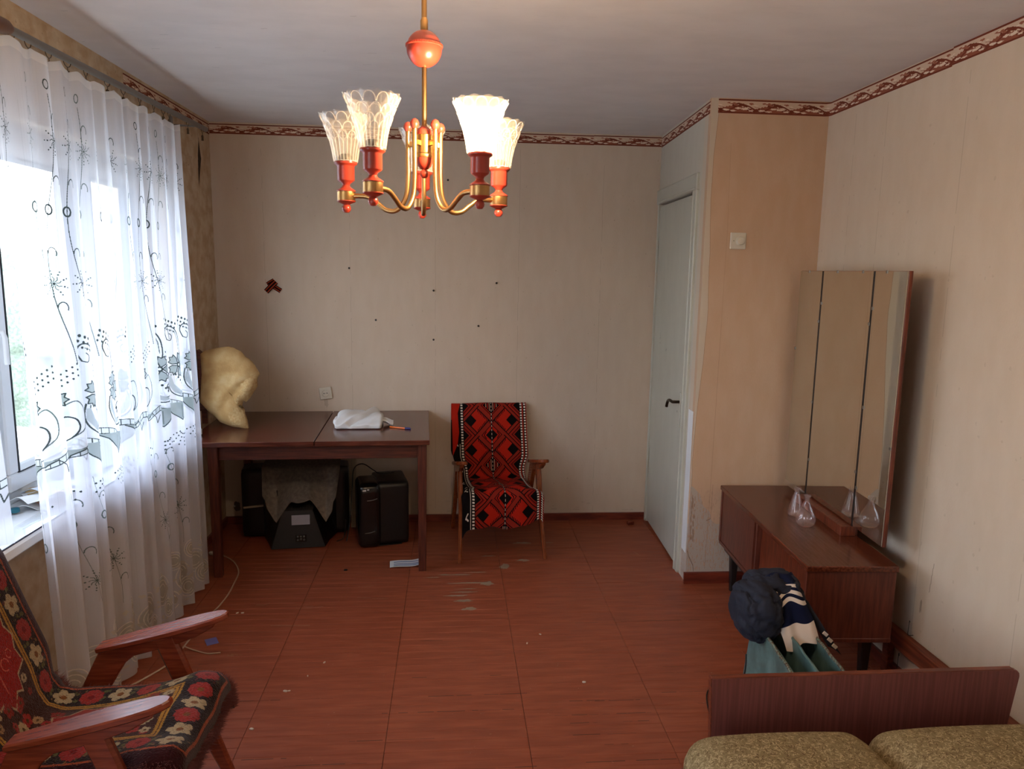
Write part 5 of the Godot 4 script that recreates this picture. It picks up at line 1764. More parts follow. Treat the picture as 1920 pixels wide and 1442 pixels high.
		lathe(st, inner, c, 48, Basis(), func(_a: float, v: float, p: Vector2) -> Vector2:
			var w := 1.0 - v
			return Vector2(0.0250 + 0.010 * w + 0.0205 * w * w, p.y + 0.001))
		var shade := put(st, "glass_shade", M.shade, t)
		# thick pressed ridges: round heads of three petal tiers, flutes below, scalloped rim
		st = mb()
		var SP := func(a: float, v: float, off: float) -> Vector3:
			var r := 0.0275 + 0.010 * v + 0.0205 * v * v + off
			return c + Vector3(cos(a) * r, y0 + H * v, -sin(a) * r)
		for tier in 3:
			var vb := 0.46 + 0.185 * tier
			for i in 12:
				var a0 := TAU * (i + (0.5 if tier == 1 else 0.0)) / 12.0
				var ridge := []
				for j in 9:
					var q := PI * j / 8.0
					ridge.append(SP.call(a0 - cos(q) * TAU / 24.0 * 0.93, minf(vb + sin(q) * 0.165, 1.03), 0.0022))
				tube(st, ridge, 0.00105, 6)
		for i in 12:
			var a0 := TAU * i / 12.0
			tube(st, [SP.call(a0, 0.0, 0.0008), SP.call(a0, 0.2, 0.001), SP.call(a0, 0.46, 0.0012), SP.call(a0, 0.60, 0.0016)], 0.0009, 6)
			tube(st, [SP.call(a0 - TAU / 24.0, 0.0, 0.0008), SP.call(a0 - TAU / 24.0, 0.25, 0.001), SP.call(a0 - TAU / 24.0, 0.44, 0.0012)], 0.0007, 6)
		var low := []
		for i in 97:
			var a0 := TAU * i / 96.0
			low.append(SP.call(a0, 0.012 * absf(sin(a0 * 6.0)) - 0.01, 0.0008))
		tube(st, low, 0.0012, 6)
		put(st, "pressed_ridges", M.shade_rim, shade)
		# front right lamp burns; one of the others still has a dead bulb
		if k == 0:
			st = mb()
			lathe(st, [Vector2(0.012, 1.925), Vector2(0.014, 1.935), Vector2(0.020, 1.950), Vector2(0.0235, 1.962), Vector2(0.0245, 1.972), Vector2(0.0225, 1.984), Vector2(0.016, 1.993), Vector2(0.008, 1.997), Vector2(0.0, 1.998)], c, 24)
			put(st, "light_bulb", M.bulb, t)
			var l := OmniLight3D.new()
			l.name = "bulb_light"
			l.light_color = Color(1.0, 0.85, 0.67)
			l.light_energy = 0.85
			l.light_size = 0.02
			l.omni_range = 12.0
			l.omni_attenuation = 2.0
			l.shadow_enabled = true
			l.position = c + Vector3(0, 1.968, 0)
			t.add_child(l)

# ---------------------------------------------------------------- things under and on the table
func under_table() -> void:
	# old tube television turned to the wall: cabinet, tapering back, sticker, sockets
	var t := thing("television", "old black tube television turned round under the table", "television", Vector3(0.50, 0, 0.20), 7.0)
	var st := mb()
	rbox(st, Vector3(-0.005, 0.225, -0.03), Vector3(0.64, 0.43, 0.17), 0.02, 8)
	put(st, "cabinet", M.black_plastic, t)
	st = mb()
	# the back shell narrows and slopes towards the viewer
	var lo := [Vector3(-0.20, 0.012, 0.05), Vector3(0.24, 0.012, 0.05), Vector3(0.24, 0.40, 0.05), Vector3(-0.20, 0.40, 0.05)]
	var mid := [Vector3(-0.165, 0.0, 0.15), Vector3(0.195, 0.0, 0.15), Vector3(0.14, 0.33, 0.15), Vector3(-0.11, 0.33, 0.15)]
	var hi := [Vector3(-0.135, 0.004, 0.265), Vector3(0.175, 0.004, 0.265), Vector3(0.105, 0.225, 0.235), Vector3(-0.07, 0.225, 0.235)]
	for pair in [[lo, mid], [mid, hi]]:
		for i in 4:
			var j := (i + 1) % 4
			cface(st, [pair[0][i], pair[0][j], pair[1][j], pair[1][i]], Vector3(0.02, 0.12, 0.10))
	cface(st, hi, Vector3(0.02, 0.12, 0.1))
	cface(st, lo, Vector3(0.02, 0.12, 0.1))
	for k in 9:
		bx(st, Vector3(-0.05 + 0.017 * k, 0.262, 0.218), Vector3(0.006, 0.05, 0.008), 0.001, Basis(Vector3.RIGHT, -0.68))
	put(st, "rear_shell", M.black_plastic, t)
	st = mb()
	var tilt := Basis(Vector3.RIGHT, -0.134)
	bx(st, Vector3(0.035, 0.170, 0.2435), Vector3(0.105, 0.058, 0.0016), 0.0004, tilt)
	put(st, "sticker", cloth_mat(sticker_image(), 0.5), t)
	st = mb()
	bx(st, Vector3(0.035, 0.060, 0.258), Vector3(0.062, 0.042, 0.004), 0.001, tilt)
	var port := put(st, "socket_panel", M.black_gloss, t)
	st = mb()
	for q in [[-0.018, 0.012], [0.0, 0.012], [0.018, 0.012], [-0.018, -0.008], [0.0, -0.004], [0.018, -0.008]]:
		lathe(st, [Vector2(0.0055, 0.0), Vector2(0.0055, 0.003), Vector2(0.003, 0.0035), Vector2(0.003, 0.001), Vector2(0, 0.001)], Vector3(0.035 + q[0], 0.060 + q[1], 0.2595), 10, Basis(Vector3.RIGHT, PI / 2 - 0.134))
	put(st, "jack", M.grey_port, port)
	st = mb()
	bx(st, Vector3(-0.225, 0.208, 0.058), Vector3(0.18, 0.012, 0.006), 0.001, Basis(Vector3(0, 0, 1), 0.07))
	put(st, "trim_strip", M.cream_strip, t)
	# grey cloth thrown over it, two corners hanging in front
	st = mb()
	var f := func(u: float, v: float) -> Vector3:
		var x := lerpf(-0.20, 0.265, u)
		var back := Vector3(x, 0.447, lerpf(-0.13, 0.055, v / 0.40))
		var p := back
		if v > 0.40:
			var k := (v - 0.40) / 0.60
			# corners reach lower than the middle
			var c := pow(absf(u * 2.0 - 1.06), 1.6)
			var drop := lerpf(0.145, 0.285, clampf(1.0 - absf(absf(u - 0.52) - 0.32) / 0.20, 0.0, 1.0))
			if u > 0.95 or u < 0.06: drop *= 0.8
			p = Vector3(x * (1.0 - 0.10 * k * c), 0.447 - drop * k, 0.066 + 0.235 * k * (1.0 - 0.25 * c) + 0.008 * sin(u * 15.0) * k)
			p.y = maxf(p.y, 0.447 - drop)
		p.y += 0.006 * sin(u * 13.0 + v * 5.0) * minf(v * 3.0, 1.0)
		p.z += 0.006 * sin(u * 22.0 + v * 9.0) * v
		return p
	sheet(st, 44, 30, f, 0.003)
	var c := put(st, "grey_cloth", M.grey_cloth)
	c.position = Vector3(0.50, 0, 0.20)
	c.rotation.y = deg_to_rad(7.0)
	tag(c, "crumpled grey-beige cloth hung over the television, pointed corners in front", "cloth")
	# narrow pale board leaning at the wall behind
	var b := thing("leaning_board", "narrow pale grey board leaning on the wall beside the television", "board", Vector3(0.83, 0, 0.05))
	st = mb()
	bar(st, Vector3(0, 0.003, 0.06), Vector3(0.0, 0.62, -0.028), 0.028, 0.012, 0.028, 0.012, 0.001)
	put(st, "board", M.cream_strip, b)
	# black case to the right
	var p := thing("computer_tower", "black computer tower standing askew under the table's right end", "computer", Vector3(1.03, 0, 0.325), 12.0)
	st = mb()
	rbox(st, Vector3(0.055, 0.198, -0.03), Vector3(0.20, 0.388, 0.28), 0.018, 8)
	put(st, "case", M.black_plastic, p)
	st = mb()
	rbox(st, Vector3(-0.085, 0.199, 0.025), Vector3(0.135, 0.396, 0.24), 0.035, 10)
	put(st, "front_bezel", M.black_gloss, p)
	st = mb()
	bx(st, Vector3(-0.115, 0.362, 0.1455), Vector3(0.020, 0.010, 0.001), 0.0002)
	bx(st, Vector3(-0.093, 0.366, 0.1455), Vector3(0.012, 0.008, 0.001), 0.0002)
	put(st, "sticker", M.paper_white, p)
	for q in [[-0.07, 0.305, 0.30], [-0.085, 0.105, 0.28]]:
		st = mb()
		tube(st, bez([Vector3(q[0] - 0.03, q[1] - 0.006, 0.1445), Vector3(q[0], q[1] - 0.004, 0.1465), Vector3(q[0] + 0.03, q[1] + 0.004, 0.1455)], 5), 0.0022, 6)
		put(st, "drive_lip", M.grey_port, p)
	for z in [-0.13, 0.10]:
		st = mb()
		bx(st, Vector3(0.03, 0.003, z), Vector3(0.16, 0.007, 0.02), 0.001)
		put(st, "foot", M.black_plastic, p)
	st = mb()
	tube(st, bez([Vector3(0.82, 0.004, 0.36), Vector3(0.832, 0.10, 0.30), Vector3(0.838, 0.30, 0.20), Vector3(0.845, 0.405, 0.16), Vector3(0.90, 0.440, 0.17), Vector3(0.97, 0.415, 0.22), Vector3(1.02, 0.402, 0.27), Vector3(1.10, 0.402, 0.24)], 8), 0.0032, 8)
	tube(st, bez([Vector3(0.79, 0.004, 0.26), Vector3(0.80, 0.02, 0.28), Vector3(0.815, 0.10, 0.30), Vector3(0.81, 0.12, 0.31), Vector3(0.80, 0.02, 0.33), Vector3(0.76, 0.004, 0.36)], 6), 0.003, 8)
	var cb := put(st, "power_cable", M.black_cord)
	tag(cb, "thin black cable looping over the computer tower under the table", "cable")

func sticker_image() -> Image:
	var im := canvas(210, 116, Color(0.62, 0.62, 0.66))
	for y in [16, 30, 44]: im.fill_rect(Rect2i(12, y, 60 + (y * 7) % 40, 4), Color(0.5, 0.5, 0.54))
	im.fill_rect(Rect2i(30, 66, 66, 10), Color(0.22, 0.22, 0.25))
	for y in [88, 98]: im.fill_rect(Rect2i(12, y, 120, 3), Color(0.48, 0.48, 0.52))
	im.fill_rect(Rect2i(150, 30, 44, 60), Color(0.56, 0.56, 0.6))
	return im

func on_table() -> void:
	foam()
	towel()
	var p := thing("ballpoint_pen", "orange ballpoint pen with a blue cap lying beside the towel", "pen", Vector3(1.165, 0.7545, 0.555), 0.0)
	p.rotation.y = deg_to_rad(-24.0)
	var B := Basis(Vector3(0, 0, 1), -PI / 2)
	var st := mb()
	lathe(st, [Vector2(0.0, 0.0), Vector2(0.0036, 0.0), Vector2(0.0042, 0.001), Vector2(0.0042, 0.10), Vector2(0.003, 0.101), Vector2(0, 0.101)], Vector3(-0.068, 0, 0), 6, B)
	put(st, "barrel", M.pen_orange, p)
	st = mb()
	lathe(st, [Vector2(0.0048, 0.0), Vector2(0.0052, 0.002), Vector2(0.005, 0.03), Vector2(0.0035, 0.036), Vector2(0, 0.037)], Vector3(0.030, 0, 0), 12, B)
	bx(st, Vector3(0.047, 0.006, 0), Vector3(0.034, 0.0016, 0.003), 0.0004)
	put(st, "cap", M.pen_blue, p)

func towel() -> void:
	# terry towel folded in four, lumpy, one end trailing out
	var t := thing("towel", "white terry towel folded into a lumpy bundle on the table", "towel", Vector3(0.925, 0.7506, 0.465), 2.0)
	var st := mb()
	var warp := func(p: Vector3) -> Vector3:
		var q := p
		var k := clampf((p.y + 0.026) / 0.052, 0.0, 1.0)
		# top fold: high at the back left, a dip, diagonal creases
		var d := p.x * 0.80 + p.z * 0.60
		q.y += k * (0.026 * exp(-pow((p.x + 0.07) / 0.06, 2.0)) * smoothstep(0.11, -0.08, p.z) + 0.020 * exp(-pow((p.x - 0.075) / 0.05, 2.0)) * smoothstep(0.10, -0.08, p.z))
		q.y += k * (0.016 * exp(-pow((d - 0.005) / 0.014, 2.0)) - 0.014 * exp(-pow((d - 0.030) / 0.010, 2.0)) + 0.011 * exp(-pow((d + 0.055) / 0.014, 2.0)) - 0.011 * exp(-pow((d + 0.080) / 0.010, 2.0)))
		q.y -= k * 0.024 * smoothstep(0.02, 0.11, p.z)
		q.y += k * 0.003 * sin(p.x * 61.0 + p.z * 45.0)
		q.x += 0.005 * sin(p.z * 40.0 + 1.0) * k
		q.z += 0.004 * sin(p.x * 50.0) * k
		return q
	rbox(st, Vector3(0, 0.027, 0), Vector3(0.262, 0.052, 0.225), 0.016, 34, warp)
	put(st, "folded_bundle", M.towel, t)
	st = mb()
	sheet(st, 16, 12, func(u: float, v: float) -> Vector3:
		var x := lerpf(0.10, 0.19, u)
		return Vector3(x, 0.010 + 0.030 * (1.0 - u) + 0.007 * sin(v * 12.0 + u * 3.0) * (0.4 + u), lerpf(0.045, -0.075, v) * (1.0 - 0.35 * u) + 0.012 * sin(u * 9.0)), 0.006)
	put(st, "loose_end", M.towel, t)
	st = mb()
	rbox(st, Vector3(-0.128, 0.027, -0.02), Vector3(0.045, 0.034, 0.12), 0.015, 8)
	put(st, "folded_edge", M.towel, t)

func foam() -> void:
	# seat pad torn open: thin board with a thick bulging lump of yellow foam
	var t := thing("torn_foam_pad", "torn lump of yellow foam on a brown board, standing on the table", "foam pad", Vector3(0.04, 0.7515, 0.44))
	var px := [[105, 225], [170, 180], [330, 145], [480, 125], [560, 142], [600, 165], [660, 190], [720, 260], [770, 292], [810, 330], [850, 385], [880, 440], [910, 490], [888, 530], [875, 560], [882, 610], [885, 650], [862, 690], [840, 720], [790, 800], [745, 845], [715, 830], [695, 850], [690, 870], [683, 905], [680, 930], [718, 940], [735, 1010], [755, 1050], [770, 1090], [795, 1190], [690, 1172], [580, 1160], [490, 1132], [400, 1100], [320, 1040], [250, 980], [175, 910], [110, 850], [112, 700], [110, 500], [108, 350]]
	var ring := []
	for q in px: ring.append(Vector2((360.0 + q[0] / 7.21 - 377.0) * 0.00291, (803.0 - (640.0 + q[1] / 7.21)) * 0.0031))
	var mid := Vector2(0.15, 0.235)
	var N := 12
	var n := ring.size()
	# front surface bulges; it turns round at the torn edge
	var Zf := func(p: Vector2, e: float) -> float:
		# full thickness in the middle, rolling off within a few centimetres of the torn outline
		var dist := 1.0
		if e >= 0.999: dist = 0.0
		else:
			for i in n: dist = minf(dist, p.distance_to(Geometry2D.get_closest_point_to_segment(p, ring[i], ring[(i + 1) % n])))
		var dome := 0.050 * (1.0 - exp(-dist / 0.022)) + 0.020 * smoothstep(0.0, 0.12, dist)
		var lean := 0.10 * (1.0 - clampf(p.y / 0.30, 0.0, 1.0))
		var gouge := -0.016 * exp(-pow((p.x - 0.11 - (p.y - 0.10) * 0.85) / 0.022, 2)) * smoothstep(0.02, 0.07, p.y) * smoothstep(0.32, 0.24, p.y)
		var lump := 0.012 * exp(-((p - Vector2(0.255, 0.255)).length_squared()) / 0.0025) + 0.010 * exp(-((p - Vector2(0.245, 0.05)).length_squared()) / 0.002)
		return dome + lean + gouge + lump + 0.004 * sin(p.x * 60.0) * sin(p.y * 47.0) * smoothstep(0.12, 0.22, p.x)
	var S := func(i: int, k: int, back: float) -> Vector3:
		var e := float(k) / N
		var p: Vector2 = mid.lerp(ring[i % n], sin(e * PI / 2) if back < 0.5 else e)
		var q := (p - mid).length() / maxf((ring[i % n] - mid).length(), 1e-5)
		if back < 0.5: return Vector3(p.x, p.y, Zf.call(p, q))
		return Vector3(p.x, p.y, 0.10 * (1.0 - clampf(p.y / 0.30, 0.0, 1.0)) - 0.012)
	var smooth_part := mb()
	var torn := mb()
	for back in [0.0, 1.0]:
		for i in n:
			for k in N:
				var a: Vector3 = S.call(i, k, back)
				var b: Vector3 = S.call(i + 1, k, back)
				var c: Vector3 = S.call(i + 1, k + 1, back)
				var d: Vector3 = S.call(i, k + 1, back)
				var m := (a + c) * 0.5
				# torn skin towards the lower right
				var st: SurfaceTool = torn if (m.x + (0.25 - m.y) * 0.40 > 0.250 + 0.012 * sin(m.y * 70.0) and m.y < 0.31) or back > 0.5 else smooth_part
				st.set_smooth_group(1)
				# the outline runs clockwise as seen from the front
				if back < 0.5:
					if k == 0: tri(st, a, d, c)
					else: quad(st, a, d, c, b)
				else:
					if k == 0: tri(st, a, c, d)
					else: quad(st, a, b, c, d)
	for i in n:
		torn.set_smooth_group(2)
		quad(torn, S.call(i, N, 0.0), S.call(i, N, 1.0), S.call(i + 1, N, 1.0), S.call(i + 1, N, 0.0))
	put(smooth_part, "foam_skin", M.foam, t)
	put(torn, "torn_foam", M.foam_torn, t)
	var st2 := mb()
	prism(st2, PackedVector2Array([Vector2(-0.028, 0.075), Vector2(0.012, 0.090), Vector2(0.012, 0.392), Vector2(-0.028, 0.43)]), 0.05, Transform3D(Basis(), Vector3(0, 0, -0.055)), 0.002)
	bar(st2, Vector3(-0.008, 0.0, -0.03), Vector3(-0.008, 0.09, -0.03), 0.03, 0.02, 0.03, 0.02, 0.002)
	put(st2, "board", M.table_wood, t)

# ---------------------------------------------------------------- tool box, jacket, vanity ware
func tool_box() -> void:
	var t := thing("tool_box", "open teal metal tool box with chipped rusty edges behind the end board", "tool box", Vector3(2.618, 0, 2.50), -5.5)
	var H := 0.43
	var z0 := -0.20
	var z1 := 0.22
	for q in [[-0.128, -0.084, "side_plate"], [0.012, 0.000, "partition"], [0.105, 0.084, "side_plate"]]:
		var st := mb()
		bar(st, Vector3(q[0], 0.006, (z0 + z1) * 0.5), Vector3(q[1], H, (z0 + z1) * 0.5), 0.007, z1 - z0, 0.007, z1 - z0, 0.001)
		var p := put(st, q[2], M.teal, t)
		st = mb()
		var pts := []
		for i in 14: pts.append(Vector3(q[1] + 0.001 * sin(i * 2.1), H + 0.001 + 0.0012 * sin(i * 1.3), lerpf(z0, z1, i / 13.0)))
		tube(st, pts, 0.0052, 8)
		put(st, "rolled_edge", M.rust if q[2] == "side_plate" else M.teal, p)
	var st2 := mb()
	bar(st2, Vector3(-0.048, 0.03, (z0 + z1) * 0.5), Vector3(-0.042, H - 0.05, (z0 + z1) * 0.5), 0.006, z1 - z0 - 0.01, 0.006, z1 - z0 - 0.01, 0.001)
	put(st2, "inner_lining", M.teal, t)
	for z in [z0, z1]:
		st2 = mb()
		cface(st2, [Vector3(-0.115, 0.006, z), Vector3(0.115, 0.006, z), Vector3(0.084, H - 0.07, z), Vector3(-0.084, H - 0.07, z)], Vector3(0, 0.2, 0.02))
		cface(st2, [Vector3(-0.115, 0.006, z + 0.006 * signf(-z)), Vector3(0.115, 0.006, z + 0.006 * signf(-z)), Vector3(0.084, H - 0.07, z + 0.006 * signf(-z)), Vector3(-0.084, H - 0.07, z + 0.006 * signf(-z))], Vector3(0, 0.2, 2.0 * z))
		put(st2, "end_plate", M.teal, t)
	st2 = mb()
	b2(st2, Vector3(-0.118, 0.0, z0), Vector3(0.118, 0.010, z1), 0.002)
	put(st2, "bottom_plate", M.teal, t)

func jacket_image() -> Image:
	# sleeve cloth: navy with three white stripes, pale lining at the cuff end
	var im := canvas(256, 512, Color(0.07, 0.09, 0.175))
	for y in [128, 184, 240]: im.fill_rect(Rect2i(0, y, 256, 30), Color(0.80, 0.75, 0.70))
	im.fill_rect(Rect2i(0, 392, 256, 120), Color(0.80, 0.74, 0.68))
	return im

func jacket() -> void:
	var t := thing("jacket", "rolled navy jacket with three white stripes on the tool box", "jacket", Vector3(2.55, 0, 2.38))
	var st := mb()
	var n1 := FastNoiseLite.new()
	n1.seed = 9
	n1.frequency = 4.0
	var bundle := func(c: Vector3, s: Vector3, amp: float) -> void:
		rbox(st, c, s, minf(s.x, minf(s.y, s.z)) * 0.5, 24, func(p: Vector3) -> Vector3:
			var d := p.normalized()
			var w := 3.5 * n1.get_noise_3d(p.x * 1.4 + 3.0, p.y * 1.4, p.z * 1.4 + c.y)
			var fold := 1.0 - absf(sin(p.y * 22.0 + p.x * 30.0 - p.z * 12.0 + w))
			var fold2 := 1.0 - absf(sin(p.y * 31.0 - p.x * 36.0 + p.z * 20.0 + 2.0 * w + 1.0))
			return p + d * (amp * n1.get_noise_3d(p.x + c.x * 3.0, p.y, p.z) - 0.014 * pow(fold, 3.0) - 0.009 * pow(fold2, 4.0)))
	bundle.call(Vector3(-0.020, 0.490, -0.02), Vector3(0.165, 0.205, 0.21), 0.02)
	bundle.call(Vector3(0.055, 0.555, -0.075), Vector3(0.20, 0.105, 0.15), 0.016)
	bundle.call(Vector3(0.095, 0.510, -0.06), Vector3(0.15, 0.13, 0.12), 0.014)
	put(st, "body", M.navy, t)
	# sleeve coming forward over the partition of the box
	st = mb()
	var f := func(u: float, v: float) -> Vector3:
		var a := (u - 0.5) * 2.0
		var c := Vector3(0.062 + 0.048 * v, 0.612 - 0.105 * v - 0.095 * v * v, -0.055 + 0.135 * v)
		var w := 0.066 - 0.008 * v
		return c + Vector3(a * w, 0.012 * a - 0.030 * a * a * (1.0 - v) - 0.014 * absf(a) * v + 0.006 * sin(u * 7.0 + v * 9.0), 0.008 * sin(u * 10.0) - 0.03 * a * a * (1.0 - v))
	sheet(st, 22, 30, f, 0.006)
	put(st, "sleeve", cloth_mat(jacket_image(), 0.85), t, "sleeve with three white stripes and pale lining")
	# second sleeve hanging at the right
	st = mb()
	sheet(st, 10, 18, func(u: float, v: float) -> Vector3:
		return Vector3(0.135 + 0.085 * v + 0.035 * u, 0.535 - 0.155 * v - 0.02 * u * u, -0.06 + 0.10 * v + 0.03 * u), 0.006)
	put(st, "second_sleeve", M.navy, t)
	for k in 3:
		st = mb()
		bx(st, Vector3(0.207 + 0.013 * k, 0.425 - 0.018 * k, 0.038 + 0.010 * k), Vector3(0.020, 0.012, 0.005), 0.001, Basis(Vector3(0, 0, 1), -0.7))
		put(st, "stripe", M.white_cloth, t)
	st = mb()
	tube(st, bez([Vector3(2.468, 0.37, 2.44), Vector3(2.462, 0.30, 2.45), Vector3(2.46, 0.12, 2.40), Vector3(2.50, 0.01, 2.26), Vector3(2.56, 0.004, 2.14), Vector3(2.60, 0.004, 2.02), Vector3(2.56, 0.004, 2.00), Vector3(2.47, 0.004, 2.10), Vector3(2.42, 0.004, 2.35), Vector3(2.40, 0.004, 2.6)], 8), 0.003, 8)
	var c := put(st, "black_cord", M.black_cord)
	tag(c, "thin black cord running from under the navy jacket to the floor", "cord")

func on_vanity() -> void:
	for q in [[3.040, 1.675, 1.0, "round-bellied clear glass decanter on the vanity, nearer the viewer"], [3.062, 1.535, 0.92, "slimmer conical glass decanter on the vanity, behind the round one"]]:
		var t := thing("glass_decanter", q[3], "decanter", Vector3(q[0], 0.5505, q[1]), 0.0, "glass decanters on the vanity")
		var st := mb()
		var out: Array
		if q[2] == 1.0:
			out = [Vector2(0.0, 0.0), Vector2(0.030, 0.0), Vector2(0.034, 0.003), Vector2(0.041, 0.014), Vector2(0.0445, 0.028), Vector2(0.043, 0.043), Vector2(0.036, 0.060), Vector2(0.026, 0.078), Vector2(0.017, 0.097), Vector2(0.0115, 0.113), Vector2(0.0095, 0.122), Vector2(0.0105, 0.128), Vector2(0.0155, 0.134), Vector2(0.016, 0.138)]
		else:
			out = [Vector2(0.0, 0.0), Vector2(0.031, 0.0), Vector2(0.035, 0.004), Vector2(0.0365, 0.012), Vector2(0.035, 0.024), Vector2(0.030, 0.045), Vector2(0.023, 0.070), Vector2(0.017, 0.092), Vector2(0.0125, 0.108), Vector2(0.0105, 0.116), Vector2(0.012, 0.121), Vector2(0.0165, 0.125), Vector2(0.017, 0.130)]
		var prof := out.duplicate()
		for i in range(out.size() - 1, -1, -1):
			var p: Vector2 = out[i]
			prof.append(Vector2(maxf(p.x - 0.0022, 0.0), maxf(p.y, 0.004)))
		lathe(st, prof, Vector3.ZERO, 32)
		put(st, "body", M.flask, t)

# ---------------------------------------------------------------- on the walls
func on_walls() -> void:
	# socket, hung slightly askew
	var t := thing("wall_socket", "square white wall socket hung slightly askew over the table", "socket", Vector3(0.654, 0.863, 0.0))
	t.rotation.z = deg_to_rad(7.0)
	var st := mb()
	bx(st, Vector3(0, 0, 0.006), Vector3(0.078, 0.078, 0.012), 0.003)
	put(st, "plate", M.white_plastic, t)
	st = mb()
	lathe(st, [Vector2(0.024, 0.010), Vector2(0.024, 0.0145), Vector2(0.022, 0.016), Vector2(0.0195, 0.016), Vector2(0.0185, 0.0128), Vector2(0.0, 0.0128)], Vector3.ZERO, 28, Basis(Vector3.RIGHT, PI / 2))
	var cup := put(st, "cup", M.white_plastic, t)
	st = mb()
	for x in [-0.0095, 0.0095]: lathe(st, [Vector2(0.0034, 0.0), Vector2(0.0034, 0.0008), Vector2(0, 0.0008)], Vector3(x, 0, 0.0125), 10, Basis(Vector3.RIGHT, PI / 2))
	bx(st, Vector3(0, 0, 0.0131), Vector3(0.006, 0.0012, 0.0008), 0.0)
	put(st, "pin_hole", M.gasket, cup)
	# dimmer
	t = thing("dimmer_switch", "square cream dimmer with a round knob on the tan pier wall", "switch", Vector3(2.897, 1.824, PIER_Z))
	st = mb()
	bx(st, Vector3(0, 0, 0.005), Vector3(0.082, 0.082, 0.010), 0.003)
	put(st, "plate", M.white_plastic, t)
	st = mb()
	lathe(st, [Vector2(0.0225, 0.0), Vector2(0.0225, 0.003), Vector2(0.0205, 0.004), Vector2(0.0195, 0.016), Vector2(0.0175, 0.019), Vector2(0.0, 0.0195)], Vector3(0.008, 0, 0.009), 26, Basis(Vector3.RIGHT, PI / 2))
	put(st, "knob", M.white_plastic, t)
	st = mb()
	lathe(st, [Vector2(0.0022, 0.0), Vector2(0.002, 0.0008), Vector2(0, 0.001)], Vector3(-0.024, 0.0, 0.0098), 8, Basis(Vector3.RIGHT, PI / 2))
	put(st, "screw", M.gasket, t)
	# folded striped ribbon
	var rt := thing("striped_ribbon", "small folded black and orange striped ribbon pinned to the far wall", "ribbon", Vector3(0.343, 1.539, 0.0))
	var rim := canvas(64, 16, Color(0.10, 0.02, 0.02))
	rim.fill_rect(Rect2i(10, 0, 12, 16), Color(0.62, 0.24, 0.14))
	rim.fill_rect(Rect2i(42, 0, 12, 16), Color(0.62, 0.24, 0.14))
	var rm := cloth_mat(rim, 0.7)
	var band := func(a: Vector2, b: Vector2, w: float, z: float, bulge: float, called: String) -> void:
		var s := mb()
		var d := (b - a).normalized()
		var n := Vector2(-d.y, d.x) * w * 0.5
		sheet(s, 6, 10, func(u: float, v: float) -> Vector3:
			var p := a.lerp(b, v) + n * (1.0 - 2.0 * u)
			return Vector3(p.x, p.y, z + bulge * sin(PI * v)), 0.0014)
		put(s, called, rm, rt)
	band.call(Vector2(-0.038, -0.036), Vector2(0.024, 0.026), 0.034, 0.010, 0.006, "tail")
	band.call(Vector2(0.050, -0.030), Vector2(-0.004, 0.004), 0.030, 0.004, 0.003, "tail")
	band.call(Vector2(-0.030, 0.008), Vector2(0.012, 0.034), 0.028, 0.007, 0.006, "loop")
	# nails and plugs left in the far wall
	var spots := [[0.816, 1.656, "nail stub in the far wall, high and left of the others"], [1.341, 1.524, "nail stub in the far wall straight under the chandelier's right side"], [1.74, 1.577, "nail stub in the far wall, highest on the right"], [0.977, 1.334, "nail stub in the far wall, above the white towel"], [1.627, 1.303, "nail stub in the far wall, above the patterned armchair"], [1.341, 1.212, "lowest nail stub in the far wall, between table and armchair"], [1.43, 2.206, "dark plug in the far wall seen between the chandelier's arms"]]
	for q in spots:
		var nt := thing("wall_nail", q[2], "nail", Vector3(q[0], q[1], 0.0), 0.0, "nails left in the far wall")
		st = mb()
		lathe(st, [Vector2(0.0026, -0.004), Vector2(0.0026, 0.006), Vector2(0.0062, 0.0062), Vector2(0.0066, 0.0078), Vector2(0.004, 0.0095), Vector2(0, 0.0098)], Vector3.ZERO, 10, Basis(Vector3.RIGHT, PI / 2))
		put(st, "head", M.nail, nt)

func wires() -> void:
	for q in [["short bent wire end sticking out of the right wall just above the wooden rail", 0.225, 2.075, 0.06], ["thin curled wire sticking out of the right wall under the wooden rail", 0.02, 2.03, 0.10]]:
		var st := mb()
		tube(st, bez([Vector3(RIGHT - 0.001, q[1], q[2]), Vector3(RIGHT - 0.030, q[1] + 0.008, q[2] + 0.01), Vector3(RIGHT - 0.028, q[1] + q[3] * 0.6, q[2] + 0.006), Vector3(RIGHT - 0.020, q[1] + q[3], q[2] - 0.004), Vector3(RIGHT - 0.012, q[1] + q[3] * 0.85, q[2] - 0.012)], 6), 0.0014, 6)
		var w := put(st, "wall_wire", M.nail)
		tag(w, q[0], "wire", "wires in the right wall")

